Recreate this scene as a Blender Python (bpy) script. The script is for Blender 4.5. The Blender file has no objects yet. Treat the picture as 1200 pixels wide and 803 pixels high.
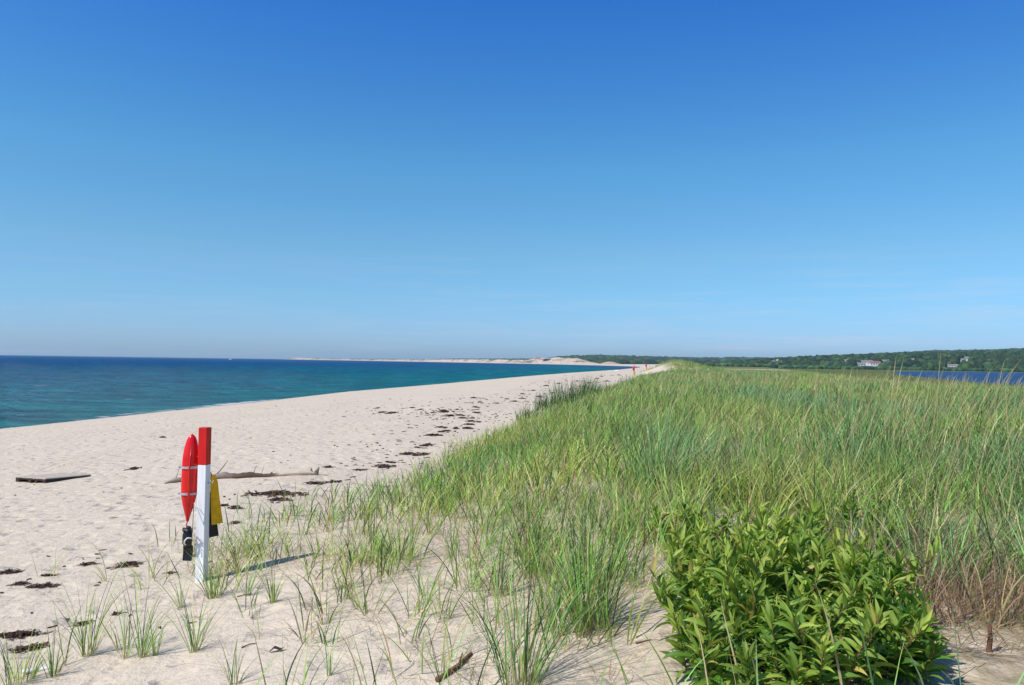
import bpy, math, random
import numpy as np
from mathutils import Matrix, Vector
rng = np.random.default_rng(7)
random.seed(7)
S = bpy.context.scene
C = S.collection
R = math.radians

# ------------------------------------------------------------------ camera, sky, sun, exposure
EYE = 4.0
FPX = 900.0                      # focal length in pixels of the 1200 px wide photograph
PITCH = math.atan(23.0 / FPX)
ROLL = 0.0145
f_ = np.array([0, math.cos(PITCH), math.sin(PITCH)])
r0 = np.array([1.0, 0, 0]); u0 = np.array([0, -math.sin(PITCH), math.cos(PITCH)])
r_ = r0 * math.cos(ROLL) + u0 * math.sin(ROLL)
u_ = -r0 * math.sin(ROLL) + u0 * math.cos(ROLL)
cam = bpy.data.cameras.new('camera'); co = bpy.data.objects.new('camera', cam); C.objects.link(co)
cam.sensor_width = 36; cam.lens = 36 * FPX / 1200; cam.clip_end = 60000; cam.clip_start = 0.05
M = Matrix.Identity(4)
for i in range(3):
    M[i][0] = r_[i]; M[i][1] = u_[i]; M[i][2] = -f_[i]
M[2][3] = EYE
co.matrix_world = M
S.camera = co

SUN_EL = R(51); SUN_DIR = np.array([-0.84, -0.54])      # towards the sun, on the ground plane
SUN_DIR = SUN_DIR / np.linalg.norm(SUN_DIR)
w = bpy.data.worlds.new('World'); S.world = w; w.use_nodes = True
nt = w.node_tree; N = nt.nodes; L = nt.links
bg = N['Background']; bg.inputs['Strength'].default_value = 0.125
sky = N.new('ShaderNodeTexSky'); sky.sky_type = 'NISHITA'; sky.sun_disc = False
sky.sun_elevation = SUN_EL
sky.sun_rotation = math.atan2(SUN_DIR[0], SUN_DIR[1])
sky.altitude = 0; sky.air_density = 1.0; sky.dust_density = 0.35; sky.ozone_density = 2.2
hs = N.new('ShaderNodeHueSaturation'); hs.inputs['Saturation'].default_value = 1.12
tint = N.new('ShaderNodeMix'); tint.data_type = 'RGBA'; tint.blend_type = 'MULTIPLY'; tint.inputs['Factor'].default_value = 1
tc = N.new('ShaderNodeTexCoord'); sx = N.new('ShaderNodeSeparateXYZ'); L.new(tc.outputs['Generated'], sx.inputs[0])
tr_ = N.new('ShaderNodeValToRGB'); el = tr_.color_ramp.elements
for p_, c_ in ((0.0, (.42, .64, 1.10)), (.027, (.52, .73, 1.20)), (.08, (.58, .82, 1.10)), (.137, (.67, .89, 1.03)), (.243, (.68, 1.0, 1.14)), (.43, (.62, .90, 1.38))):
    e_ = el[0] if p_ == 0 else el.new(p_); e_.color = (*c_, 1)
el[-1].position = 1.0; el[-1].color = (.55, .86, 1.2, 1)
L.new(sx.outputs['Z'], tr_.inputs[0]); L.new(tr_.outputs[0], tint.inputs['B'])
L.new(sky.outputs[0], tint.inputs['A']); L.new(tint.outputs['Result'], hs.inputs['Color'])
# thin cirrus low over the horizon
mp = N.new('ShaderNodeMapping'); mp.inputs['Scale'].default_value = (2.2, 2.2, 38); mp.inputs['Rotation'].default_value = (0.02, -0.03, 0)
L.new(tc.outputs['Generated'], mp.inputs[0])
cn = N.new('ShaderNodeTexNoise'); cn.inputs['Scale'].default_value = 2.3; cn.inputs['Detail'].default_value = 6; cn.inputs['Roughness'].default_value = .6
L.new(mp.outputs[0], cn.inputs['Vector'])
cr = N.new('ShaderNodeMapRange'); cr.inputs['From Min'].default_value = .50; cr.inputs['From Max'].default_value = .78
L.new(cn.outputs['Fac'], cr.inputs['Value'])
lo = N.new('ShaderNodeMapRange'); lo.inputs['From Min'].default_value = .16; lo.inputs['From Max'].default_value = .03
L.new(sx.outputs['Z'], lo.inputs['Value'])
mu = N.new('ShaderNodeMath'); mu.operation = 'MULTIPLY'; azm = N.new('ShaderNodeMapRange'); azm.inputs['From Min'].default_value = -.35; azm.inputs['From Max'].default_value = .4; azm.inputs['To Min'].default_value = .35; L.new(sx.outputs['X'], azm.inputs['Value'])
m0 = N.new('ShaderNodeMath'); m0.operation = 'MULTIPLY'; L.new(cr.outputs[0], m0.inputs[0]); L.new(azm.outputs[0], m0.inputs[1])
L.new(m0.outputs[0], mu.inputs[0]); L.new(lo.outputs[0], mu.inputs[1])
mu2 = N.new('ShaderNodeMath'); mu2.operation = 'MULTIPLY'; mu2.inputs[1].default_value = .48; L.new(mu.outputs[0], mu2.inputs[0])
mx = N.new('ShaderNodeMix'); mx.data_type = 'RGBA'; mx.inputs['B'].default_value = (5.2, 5.6, 6.4, 1)
L.new(mu2.outputs[0], mx.inputs['Factor']); L.new(hs.outputs[0], mx.inputs['A']); L.new(mx.outputs['Result'], bg.inputs['Color'])

sl = bpy.data.lights.new('sun', 'SUN'); sl.energy = 5.0; sl.angle = R(0.53); sl.color = (1, .945, .87)
so = bpy.data.objects.new('sun', sl); C.objects.link(so)
sv = Vector((SUN_DIR[0] * math.cos(SUN_EL), SUN_DIR[1] * math.cos(SUN_EL), math.sin(SUN_EL)))
so.rotation_euler = sv.to_track_quat('Z', 'Y').to_euler(); so.location = sv * 50
S.view_settings.view_transform = 'Standard'; S.view_settings.look = 'None'
S.view_settings.exposure = 0.0; S.view_settings.gamma = 1; S.view_settings.use_curve_mapping = False
S.render.engine = 'CYCLES'
S.cycles.max_bounces = 6; S.cycles.transparent_max_bounces = 8; S.cycles.volume_bounces = 0

# ------------------------------------------------------------------ noise
def _h(ix, iy, seed):
    n = (ix.astype(np.int64) * 374761393 + iy.astype(np.int64) * 668265263 + seed * 1442695041) & 0xffffffff
    n = ((n ^ (n >> 13)) * 1274126177) & 0xffffffff
    n = n ^ (n >> 16)
    return (n & 0xffff) / 65535.0
def vnoise(x, y, seed=0):
    ix = np.floor(x); iy = np.floor(y); fx = x - ix; fy = y - iy
    fx = fx * fx * (3 - 2 * fx); fy = fy * fy * (3 - 2 * fy)
    a = _h(ix, iy, seed); b = _h(ix + 1, iy, seed); c = _h(ix, iy + 1, seed); d = _h(ix + 1, iy + 1, seed)
    return (a * (1 - fx) + b * fx) * (1 - fy) + (c * (1 - fx) + d * fx) * fy
def fbm(x, y, seed=0, octv=4):
    s = 0; a = .5
    for i in range(octv):
        s = s + a * (vnoise(x, y, seed + i * 17) - .5); x = x * 2.03 + 11.3; y = y * 2.03 + 5.7; a *= .5
    return s * 2                      # about -1..1
def sm(t):
    t = np.clip(t, 0, 1); return t * t * (3 - 2 * t)
def smr(x, a, b): return sm((x - a) / (b - a))

# ------------------------------------------------------------------ the lie of the land
COAST = np.array([(-900, -12000), (-60, -600), (-31, -60), (-28.5, 0), (-28.2, 20), (-27.6, 41), (-25.4, 57), (-23.3, 70), (-20.8, 94), (-14, 126),
    (0, 198), (27, 308), (65, 480), (108, 692), (150, 900), (180, 1080), (190, 1250), (173, 1560), (90, 2000), (0, 2300), (-270, 3000),
    (-700, 4000), (-1100, 5000), (-1730, 5900), (-1850, 6200), (-1500, 6700), (-500, 8000), (0, 14000), (14000, 14000), (14000, -12000)], float)
POND = np.array([(102, 150), (132, 225), (204, 400), (420, 830), (560, 985), (900, 1000), (1500, 990), (1500, 300), (600, 90), (200, 70), (115, 90)], float)
def sdist(P, X, Y):
    """signed distance, positive inside polygon P"""
    d = np.full(X.shape, 1e18); ins = np.zeros(X.shape, bool); n = len(P)
    for i in range(n):
        a = P[i]; b = P[(i + 1) % n]; ex, ey = b - a
        wx = X - a[0]; wy = Y - a[1]
        t = np.clip((wx * ex + wy * ey) / (ex * ex + ey * ey), 0, 1)
        d = np.minimum(d, (wx - t * ex) ** 2 + (wy - t * ey) ** 2)
        c = ((a[1] > Y) != (b[1] > Y))
        if ey != 0: ins ^= c & (X < ex * (Y - a[1]) / ey + a[0])
    return np.where(ins, 1, -1) * np.sqrt(d)
EWY = [-60, 3, 8, 12, 19, 30, 45, 60, 85, 110, 140, 200, 300, 700, 1500]
EWX = [-6, -4.4, -4.4, -3.6, -2.6, -.6, 2.4, 5.6, 12, 16.6, 21.2, 36, 63, 160, 330]
def toe(Y): return np.interp(Y, EWY, EWX)
def east(Y): return np.interp(Y, [-60, 30, 45, 60, 90, 130, 200, 400, 1500], [22, 24, 26, 29, 37, 48, 74, 140, 480])
def ground(X, Y):
    X = np.asarray(X, float); Y = np.asarray(Y, float)
    d = sdist(COAST, X, Y)
    zt = 1.72 + .40 * smr(Y, 60, 95) + .12*smr(Y, 120,150)
    z = np.where(d < 0, np.maximum(d * .07, -3), zt * np.clip(d / 24, 0, 1) ** .9)
    z = z + .05 * fbm(X / 3, Y / 5, 3) * smr(d, 3, 9)
    plate = 2.36 + .32 * smr(X, -.3, 2.0) + .22 * smr(X, 3, 8) * (1 - smr(Y, 20, 45)) - .12 * smr(Y, 22, 45) + .20 * fbm(X / 7 + 3, Y / 9, 8) * smr(Y, 6, 14) + .42*np.exp(-((X-16)/10)**2-((Y-80)/22)**2)
    k = smr(X, toe(Y) , toe(Y) + 5.2 + .03 * np.maximum(Y, 0))
    plate = plate + 2.1 * np.exp(-((X - 27.2) / 6.0) ** 2 - ((Y - 134) / 18) ** 2)
    ke = smr(X, east(Y), east(Y) + 13)
    farfade = smr(Y, 700, 1100)
    plate = plate * (1 - farfade) + 2.2 * farfade
    z = z + (plate - z) * k
    z = z * (1 - ke) + (.75 + .25 * fbm(X / 25, Y / 25, 5)) * ke * np.where(d > 0, 1, 1) + 0
    z = z + 0.03 * fbm(X / .55, Y / .55, 21, 3) * smr(k, .02, .4) + .012 * fbm(X / .25, Y / .25, 33, 2) * smr(d, 4, 8)
    dp = sdist(POND, X, Y)
    z = np.where(dp > -12, z * (1 - sm((dp + 12) / 16)) - .8 * sm((dp + 12) / 16), z)
    z = z + 4*smr(Y, 1010, 1500)*(d > 40)*smr(X/np.maximum(Y,1), .1,.3)
    return z
def ray(px, py):
    return f_ + r_ * ((px - 600) / FPX) + u_ * ((401.5 - py) / FPX)
def at(px, py, up=0.0):
    """the ground point seen at a pixel of the photograph"""
    d = ray(px, py); t = np.concatenate([np.geomspace(2, 3000, 1500)])
    P = np.array([0, 0, EYE])[None] + t[:, None] * d[None]
    g = ground(P[:, 0], P[:, 1]) + up
    i = np.argmax(P[:, 2] < g)
    if P[i, 2] >= g[i]: i = len(t) - 1
    a, b = t[max(i - 1, 0)], t[i]
    for _ in range(14):
        m = (a + b) / 2; p = np.array([0, 0, EYE]) + m * d
        if p[2] < ground(p[0:1], p[1:2])[0] + up: b = m
        else: a = m
    p = np.array([0, 0, EYE]) + b * d
    return float(p[0]), float(p[1]), float(ground(p[0:1], p[1:2])[0])
def gz(x, y): return float(ground(np.array([x]), np.array([y]))[0])

# ------------------------------------------------------------------ helpers
def mesh_np(name, V, F, mat=None, col=None, attrs=None, smooth=False, parent=None, mats=None, mi=None):
    V = np.asarray(V, np.float32); F = np.asarray(F, np.int32)
    me = bpy.data.meshes.new(name)
    me.vertices.add(len(V)); me.vertices.foreach_set('co', V.ravel())
    k = F.shape[1]; n = len(F)
    me.loops.add(n * k); me.loops.foreach_set('vertex_index', F.ravel())
    me.polygons.add(n)
    me.polygons.foreach_set('loop_start', np.arange(0, n * k, k, dtype=np.int32))
    me.polygons.foreach_set('loop_total', np.full(n, k, np.int32))
    if smooth: me.polygons.foreach_set('use_smooth', np.ones(n, bool))
    if col is not None:
        a = me.attributes.new('col', 'FLOAT_COLOR', 'POINT')
        c = np.ones((len(V), 4), np.float32); c[:, :3] = col; a.data.foreach_set('color', c.ravel())
    for kk, vv in (attrs or {}).items():
        a = me.attributes.new(kk, 'FLOAT', 'POINT'); a.data.foreach_set('value', np.asarray(vv, np.float32))
    me.update(calc_edges=True); me.validate()
    if mat: me.materials.append(mat)
    o = bpy.data.objects.new(name, me); C.objects.link(o)
    if parent: o.parent = parent
    return o
def tag(o, label=None, cat=None, group=None, kind=None):
    if label: o['label'] = label
    if cat: o['category'] = cat
    if group: o['group'] = group
    if kind: o['kind'] = kind
    return o
def empty(name, loc, rz=0, label=None, cat=None, group=None):
    o = bpy.data.objects.new(name, None); C.objects.link(o); o.location = loc; o.rotation_euler = (0, 0, rz); o.empty_display_size = .1
    return tag(o, label, cat, group)
def grid_faces(nr, nc, wrap=False):
    i = np.arange(nr - 1)[:, None]; j = np.arange(nc if wrap else nc - 1)[None]
    j2 = (j + 1) % nc
    return np.stack([i * nc + j, i * nc + j2, (i + 1) * nc + j2, (i + 1) * nc + j], -1).reshape(-1, 4)
class MB:
    """collects quads of several shapes into one mesh"""
    def __init__(s): s.V = []; s.F = []; s.n = 0
    def add(s, V, F):
        V = np.asarray(V, float); F = np.asarray(F, int)
        if F.shape[1] == 3: F = np.hstack([F, F[:, 2:3]])
        s.V.append(V); s.F.append(F + s.n); s.n += len(V); return s
    def box(s, c, size, rot=None, taper=1.0):
        v = np.array([(x, y, z) for z in (-.5, .5) for y in (-.5, .5) for x in (-.5, .5)]) * size
        v[4:, :2] *= taper
        if rot is not None: v = v @ np.array(rot).T
        return s.add(v + c, [(0, 2, 3, 1), (4, 5, 7, 6), (0, 1, 5, 4), (2, 6, 7, 3), (1, 3, 7, 5), (0, 4, 6, 2)])
    def sweep(s, P, rad, n=8, flat=(1, 1), up=(0, 0, 1)):
        """tube along points P, radius per point, closed ends; flat scales the section"""
        P = np.asarray(P, float); rad = np.broadcast_to(np.asarray(rad, float), (len(P),))
        T = np.gradient(P, axis=0); T /= np.linalg.norm(T, axis=1)[:, None] + 1e-12
        a = np.arange(n) / n * 2 * math.pi; V = []
        ref = np.array(up, float)
        if abs(T[0] @ ref) > .9: ref = np.array([1., 0, 0])
        for p, t, q in zip(P, T, rad):
            x = np.cross(ref, t); x /= np.linalg.norm(x) + 1e-12; y = np.cross(t, x); ref = y if abs(t @ y) < .9 else ref
            V.append(p + (np.cos(a)[:, None] * x * flat[0] + np.sin(a)[:, None] * y * flat[1]) * q)
        V = np.concatenate(V); k = len(P)
        F = grid_faces(k, n, True)
        V = np.vstack([V, P[0], P[-1]]); e0 = k * n; e1 = e0 + 1
        caps = [(e0, (j + 1) % n, j, j) for j in range(n)] + [(e1, (k - 1) * n + j, (k - 1) * n + (j + 1) % n, (k - 1) * n + (j + 1) % n) for j in range(n)]
        return s.add(V, np.vstack([F, caps]))
    def lathe(s, prof, n=20, sx=1, sy=1, M3=None, off=(0, 0, 0)):
        prof = np.asarray(prof, float); a = np.arange(n) / n * 2 * math.pi
        V = np.concatenate([np.stack([r * np.cos(a) * sx, r * np.sin(a) * sy, np.full(n, z)], 1) for r, z in prof])
        if M3 is not None: V = V @ np.array(M3).T
        return s.add(V + np.array(off), grid_faces(len(prof), n, True))
    def build(s, name, mat, parent=None, bevel=0, smooth=False):
        V = np.concatenate(s.V); F = np.concatenate(s.F)
        me = bpy.data.meshes.new(name)
        faces = [tuple(dict.fromkeys(f.tolist())) for f in F]
        me.from_pydata(V.tolist(), [], [f for f in faces if len(f) > 2]); me.update(); me.materials.append(mat)
        if smooth:
            for p in me.polygons: p.use_smooth = True
        o = bpy.data.objects.new(name, me); C.objects.link(o)
        if parent: o.parent = parent
        if bevel:
            b = o.modifiers.new('bevel', 'BEVEL'); b.width = bevel; b.segments = 2; b.limit_method = 'ANGLE'
        return o
def copy_thing(o, parent=None):
    c = o.copy(); C.objects.link(c)
    if parent: c.parent = parent
    for ch in list(o.children): copy_thing(ch, c)
    return c

# ------------------------------------------------------------------ materials
def pmat(name, col, rough=.6, spec=.3, var=0, vscale=30, bump=0, bscale=60, metallic=0, dark=None, darkscale=5, stretch=(1, 1, 1)):
    m = bpy.data.materials.new(name); m.use_nodes = True; n = m.node_tree.nodes; l = m.node_tree.links; b = n['Principled BSDF']
    b.inputs['Roughness'].default_value = rough; b.inputs['Specular IOR Level'].default_value = spec; b.inputs['Metallic'].default_value = metallic
    b.inputs['Base Color'].default_value = (*col, 1)
    t = n.new('ShaderNodeTexCoord'); mp = n.new('ShaderNodeMapping'); mp.inputs['Scale'].default_value = stretch; l.new(t.outputs['Object'], mp.inputs[0])
    if var or dark:
        nz = n.new('ShaderNodeTexNoise'); nz.inputs['Scale'].default_value = vscale; nz.inputs['Detail'].default_value = 5; l.new(mp.outputs[0], nz.inputs['Vector'])
        rp = n.new('ShaderNodeMapRange'); rp.inputs['From Min'].default_value = .3; rp.inputs['From Max'].default_value = .7; l.new(nz.outputs['Fac'], rp.inputs['Value'])
        mxn = n.new('ShaderNodeMix'); mxn.data_type = 'RGBA'
        dk = dark or tuple(c * (1 - var) for c in col)
        mxn.inputs['A'].default_value = (*dk, 1); mxn.inputs['B'].default_value = (*[min(1, c * (1 + (0 if dark else var * .5))) for c in col], 1)
        l.new(rp.outputs[0], mxn.inputs['Factor']); l.new(mxn.outputs['Result'], b.inputs['Base Color'])
    if bump:
        n2 = n.new('ShaderNodeTexNoise'); n2.inputs['Scale'].default_value = bscale; n2.inputs['Detail'].default_value = 4; l.new(mp.outputs[0], n2.inputs['Vector'])
        bp = n.new('ShaderNodeBump'); bp.inputs['Strength'].default_value = bump; bp.inputs['Distance'].default_value = .01; l.new(n2.outputs['Fac'], bp.inputs['Height']); l.new(bp.outputs[0], b.inputs['Normal'])
    return m
def leaf_mat(name, trans=.35, rough=.42, spec=.35, tint=(1, 1, 1)):
    m = bpy.data.materials.new(name); m.use_nodes = True; n = m.node_tree.nodes; l = m.node_tree.links; b = n['Principled BSDF']
    at_ = n.new('ShaderNodeAttribute'); at_.attribute_name = 'col'
    mm = n.new('ShaderNodeMix'); mm.data_type = 'RGBA'; mm.blend_type = 'MULTIPLY'; mm.inputs['Factor'].default_value = 1; mm.inputs['B'].default_value = (*tint, 1)
    l.new(at_.outputs['Color'], mm.inputs['A']); l.new(mm.outputs['Result'], b.inputs['Base Color'])
    b.inputs['Roughness'].default_value = rough; b.inputs['Specular IOR Level'].default_value = spec
    if trans:
        tr = n.new('ShaderNodeBsdfTranslucent'); mx = n.new('ShaderNodeMixShader'); mx.inputs[0].default_value = trans
        g = n.new('ShaderNodeMix'); g.data_type = 'RGBA'; g.blend_type = 'MULTIPLY'; g.inputs['Factor'].default_value = 1; g.inputs['B'].default_value = (1.35, 1.5, .7, 1)
        l.new(mm.outputs['Result'], g.inputs['A']); l.new(g.outputs['Result'], tr.inputs['Color'])
        l.new(b.outputs[0], mx.inputs[1]); l.new(tr.outputs[0], mx.inputs[2]); l.new(mx.outputs[0], n['Material Output'].inputs['Surface'])
    return m

def sand_material():
    m = bpy.data.materials.new('sand'); m.use_nodes = True; n = m.node_tree.nodes; l = m.node_tree.links; b = n['Principled BSDF']
    b.inputs['Roughness'].default_value = .92; b.inputs['Specular IOR Level'].default_value = .15
    tc = n.new('ShaderNodeTexCoord')
    def noise(sc, det=4, ro=.55):
        z = n.new('ShaderNodeTexNoise'); z.inputs['Scale'].default_value = sc; z.inputs['Detail'].default_value = det; z.inputs['Roughness'].default_value = ro; l.new(tc.outputs['Object'], z.inputs['Vector']); return z
    def mixc(fac, a, bb, blend='MIX'):
        x = n.new('ShaderNodeMix'); x.data_type = 'RGBA'; x.blend_type = blend
        for s, v in (('Factor', fac), ('A', a), ('B', bb)):
            if isinstance(v, (tuple, float)): x.inputs[s].default_value = v if isinstance(v, float) else (*v, 1)
            else: l.new(v, x.inputs[s])
        return x.outputs['Result']
    def rng_(v, a, bb, c=0., d=1.):
        x = n.new('ShaderNodeMapRange'); x.inputs[1].default_value = a; x.inputs[2].default_value = bb; x.inputs[3].default_value = c; x.inputs[4].default_value = d; l.new(v, x.inputs[0]); return x.outputs[0]
    def math_(op, a, bb):
        x = n.new('ShaderNodeMath'); x.operation = op
        for i, v in enumerate((a, bb)):
            if isinstance(v, float): x.inputs[i].default_value = v
            else: l.new(v, x.inputs[i])
        return x.outputs[0]
    base = mixc(rng_(noise(.35, 5).outputs['Fac'], .3, .7), SAND_A, SAND_B)
    base = mixc(rng_(noise(6, 6, .7).outputs['Fac'], .45, .72, 0., .35), base, SAND_C)
    # grains and tiny dark bits
    gr = noise(420, 2); base = mixc(rng_(gr.outputs['Fac'], .35, .65, 0., .5), base, tuple(c * .80 for c in SAND_A))
    v = n.new('ShaderNodeTexVoronoi'); v.inputs['Scale'].default_value = 9; l.new(tc.outputs['Object'], v.inputs['Vector'])
    bits = math_('MULTIPLY', rng_(v.outputs['Distance'], .05, .02), rng_(noise(1.1, 3).outputs['Fac'], .5, .62))
    base = mixc(math_('MULTIPLY', bits, .4), base, (.16, .11, .08))
    v2 = n.new('ShaderNodeTexVoronoi'); v2.inputs['Scale'].default_value = 2.2; l.new(tc.outputs['Object'], v2.inputs['Vector'])
    
    a1 = n.new('ShaderNodeAttribute'); a1.attribute_name = 'veg'; a2 = n.new('ShaderNodeAttribute'); a2.attribute_name = 'litter'; a3 = n.new('ShaderNodeAttribute'); a3.attribute_name = 'wet'
    lit = mixc(rng_(noise(14, 6, .75).outputs['Fac'], .38, .62), (.34, .26, .17), (.17, .15, .06))
    lf = math_('MULTIPLY', a2.outputs['Fac'], rng_(noise(5, 5, .7).outputs['Fac'], .36, .58))
    base = mixc(lf, base, lit)
    vg = mixc(rng_(noise(.09, 6, .65).outputs['Fac'], .35, .65), (.13, .15, .04), (.085, .125, .035))
    base = mixc(a1.outputs['Fac'], base, vg)
    base = mixc(a3.outputs['Fac'], base, tuple(c * .55 for c in SAND_A))
    l.new(base, b.inputs['Base Color'])
    # relief: footprints and wind ripples
    vf = n.new('ShaderNodeTexVoronoi'); vf.feature = 'SMOOTH_F1'; vf.inputs['Scale'].default_value = 2.6; vf.inputs['Smoothness'].default_value = .5
    dist = noise(3, 3); ad = n.new('ShaderNodeVectorMath'); ad.operation = 'MULTIPLY_ADD'; ad.inputs[1].default_value = (.35, .35, .35)
    l.new(dist.outputs['Color'], ad.inputs[0]); l.new(tc.outputs['Object'], ad.inputs[2]); l.new(ad.outputs[0], vf.inputs['Vector'])
    foot = rng_(vf.outputs['Distance'], .12, .42, 0., 1.)
    h = math_('ADD', math_('MULTIPLY', foot, .9), math_('ADD', math_('MULTIPLY', noise(7, 5, .6).outputs['Fac'], .9), math_('MULTIPLY', noise(60, 4).outputs['Fac'], .12)))
    bp = n.new('ShaderNodeBump'); bp.inputs['Strength'].default_value = .75; bp.inputs['Distance'].default_value = .075; l.new(h, bp.inputs['Height']); l.new(bp.outputs[0], b.inputs['Normal'])
    return m
SAND_A = (.58, .485, .362); SAND_B = (.65, .55, .415); SAND_C = (.46, .38, .30)

def water_material(name, shallow, deep, rough=.12, wscale=1.0, bstr=1.0, caps=True):
    m = bpy.data.materials.new(name); m.use_nodes = True; n = m.node_tree.nodes; l = m.node_tree.links; b = n['Principled BSDF']
    b.inputs['Roughness'].default_value = rough; b.inputs['IOR'].default_value = 1.333; b.inputs['Specular IOR Level'].default_value = .22
    tc = n.new('ShaderNodeTexCoord'); mp = n.new('ShaderNodeMapping'); mp.inputs['Rotation'].default_value = (0, 0, R(-10)); mp.inputs['Scale'].default_value = (.32, 1, 1); l.new(tc.outputs['Object'], mp.inputs[0])
    def noise(sc, det, vec=mp):
        z = n.new('ShaderNodeTexNoise'); z.inputs['Scale'].default_value = sc; z.inputs['Detail'].default_value = det; z.inputs['Roughness'].default_value = .6; l.new(vec.outputs[0], z.inputs['Vector']); return z.outputs['Fac']
    def rng_(v, a, bb, c=0., d=1.):
        x = n.new('ShaderNodeMapRange'); x.inputs[1].default_value = a; x.inputs[2].default_value = bb; x.inputs[3].default_value = c; x.inputs[4].default_value = d; l.new(v, x.inputs[0]); return x.outputs[0]
    def math_(op, a, bb):
        x = n.new('ShaderNodeMath'); x.operation = op
        for i, v in enumerate((a, bb)):
            if isinstance(v, (float, int)): x.inputs[i].default_value = v
            else: l.new(v, x.inputs[i])
        return x.outputs[0]
    a = n.new('ShaderNodeAttribute'); a.attribute_name = 'off'
    dn = math_('ADD', a.outputs['Fac'], rng_(noise(.012, 4), .35, .65, -.18, .18))
    mx = n.new('ShaderNodeMix'); mx.data_type = 'RGBA'; mx.inputs['A'].default_value = (*shallow, 1); mx.inputs['B'].default_value = (*deep, 1); l.new(dn, mx.inputs['Factor'])
    var = n.new('ShaderNodeMix'); var.data_type = 'RGBA'; var.blend_type = 'MULTIPLY'; var.inputs['Factor'].default_value = 1
    cr_ = n.new('ShaderNodeMix'); cr_.data_type = 'RGBA'; cr_.inputs['A'].default_value = (.45, .58, .70, 1); cr_.inputs['B'].default_value = (1.3, 1.5, 1.40, 1); l.new(rng_(noise(.35, 6), .36, .64), cr_.inputs['Factor'])
    l.new(mx.outputs['Result'], var.inputs['A']); l.new(cr_.outputs['Result'], var.inputs['B'])
    fo = n.new('ShaderNodeAttribute'); fo.attribute_name = 'foam'
    fm = rng_(math_('ADD', fo.outputs['Fac'], noise(1.6, 6)), .95, 1.15)
    if caps:
        cp = math_('MULTIPLY', rng_(noise(.30, 2), .70, .73), rng_(noise(2.2, 4), .5, .6)); fm = math_('MAXIMUM', fm, math_('MULTIPLY', cp, .8))
    mf = n.new('ShaderNodeMix'); mf.data_type = 'RGBA'; mf.inputs['B'].default_value = (.75, .78, .8, 1); l.new(fm, mf.inputs['Factor']); l.new(var.outputs['Result'], mf.inputs['A'])
    l.new(mf.outputs['Result'], b.inputs['Base Color'])
    l.new(rng_(fm, 0, 1, rough, .8), b.inputs['Roughness'])
    h = math_('ADD', math_('MULTIPLY', noise(.35 * wscale, 5), 1.0), math_('MULTIPLY', noise(1.8 * wscale, 5), .35))
    bp = n.new('ShaderNodeBump'); bp.inputs['Strength'].default_value = bstr; bp.inputs['Distance'].default_value = .9; l.new(h, bp.inputs['Height']); l.new(bp.outputs[0], b.inputs['Normal'])
    b.inputs['Specular IOR Level'].default_value = 0
    gl = n.new('ShaderNodeBsdfGlossy'); gl.inputs['Roughness'].default_value = rough; l.new(bp.outputs[0], gl.inputs['Normal'])
    fr = n.new('ShaderNodeFresnel'); fr.inputs['IOR'].default_value = 1.33; l.new(bp.outputs[0], fr.inputs['Normal'])
    fc = n.new('ShaderNodeMath'); fc.operation = 'MINIMUM'; fc.inputs[1].default_value = .07; l.new(fr.outputs[0], fc.inputs[0])
    ms = n.new('ShaderNodeMixShader'); l.new(fc.outputs[0], ms.inputs[0]); l.new(b.outputs[0], ms.inputs[1]); l.new(gl.outputs[0], ms.inputs[2]); l.new(ms.outputs[0], n['Material Output'].inputs['Surface'])
    return m

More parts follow.
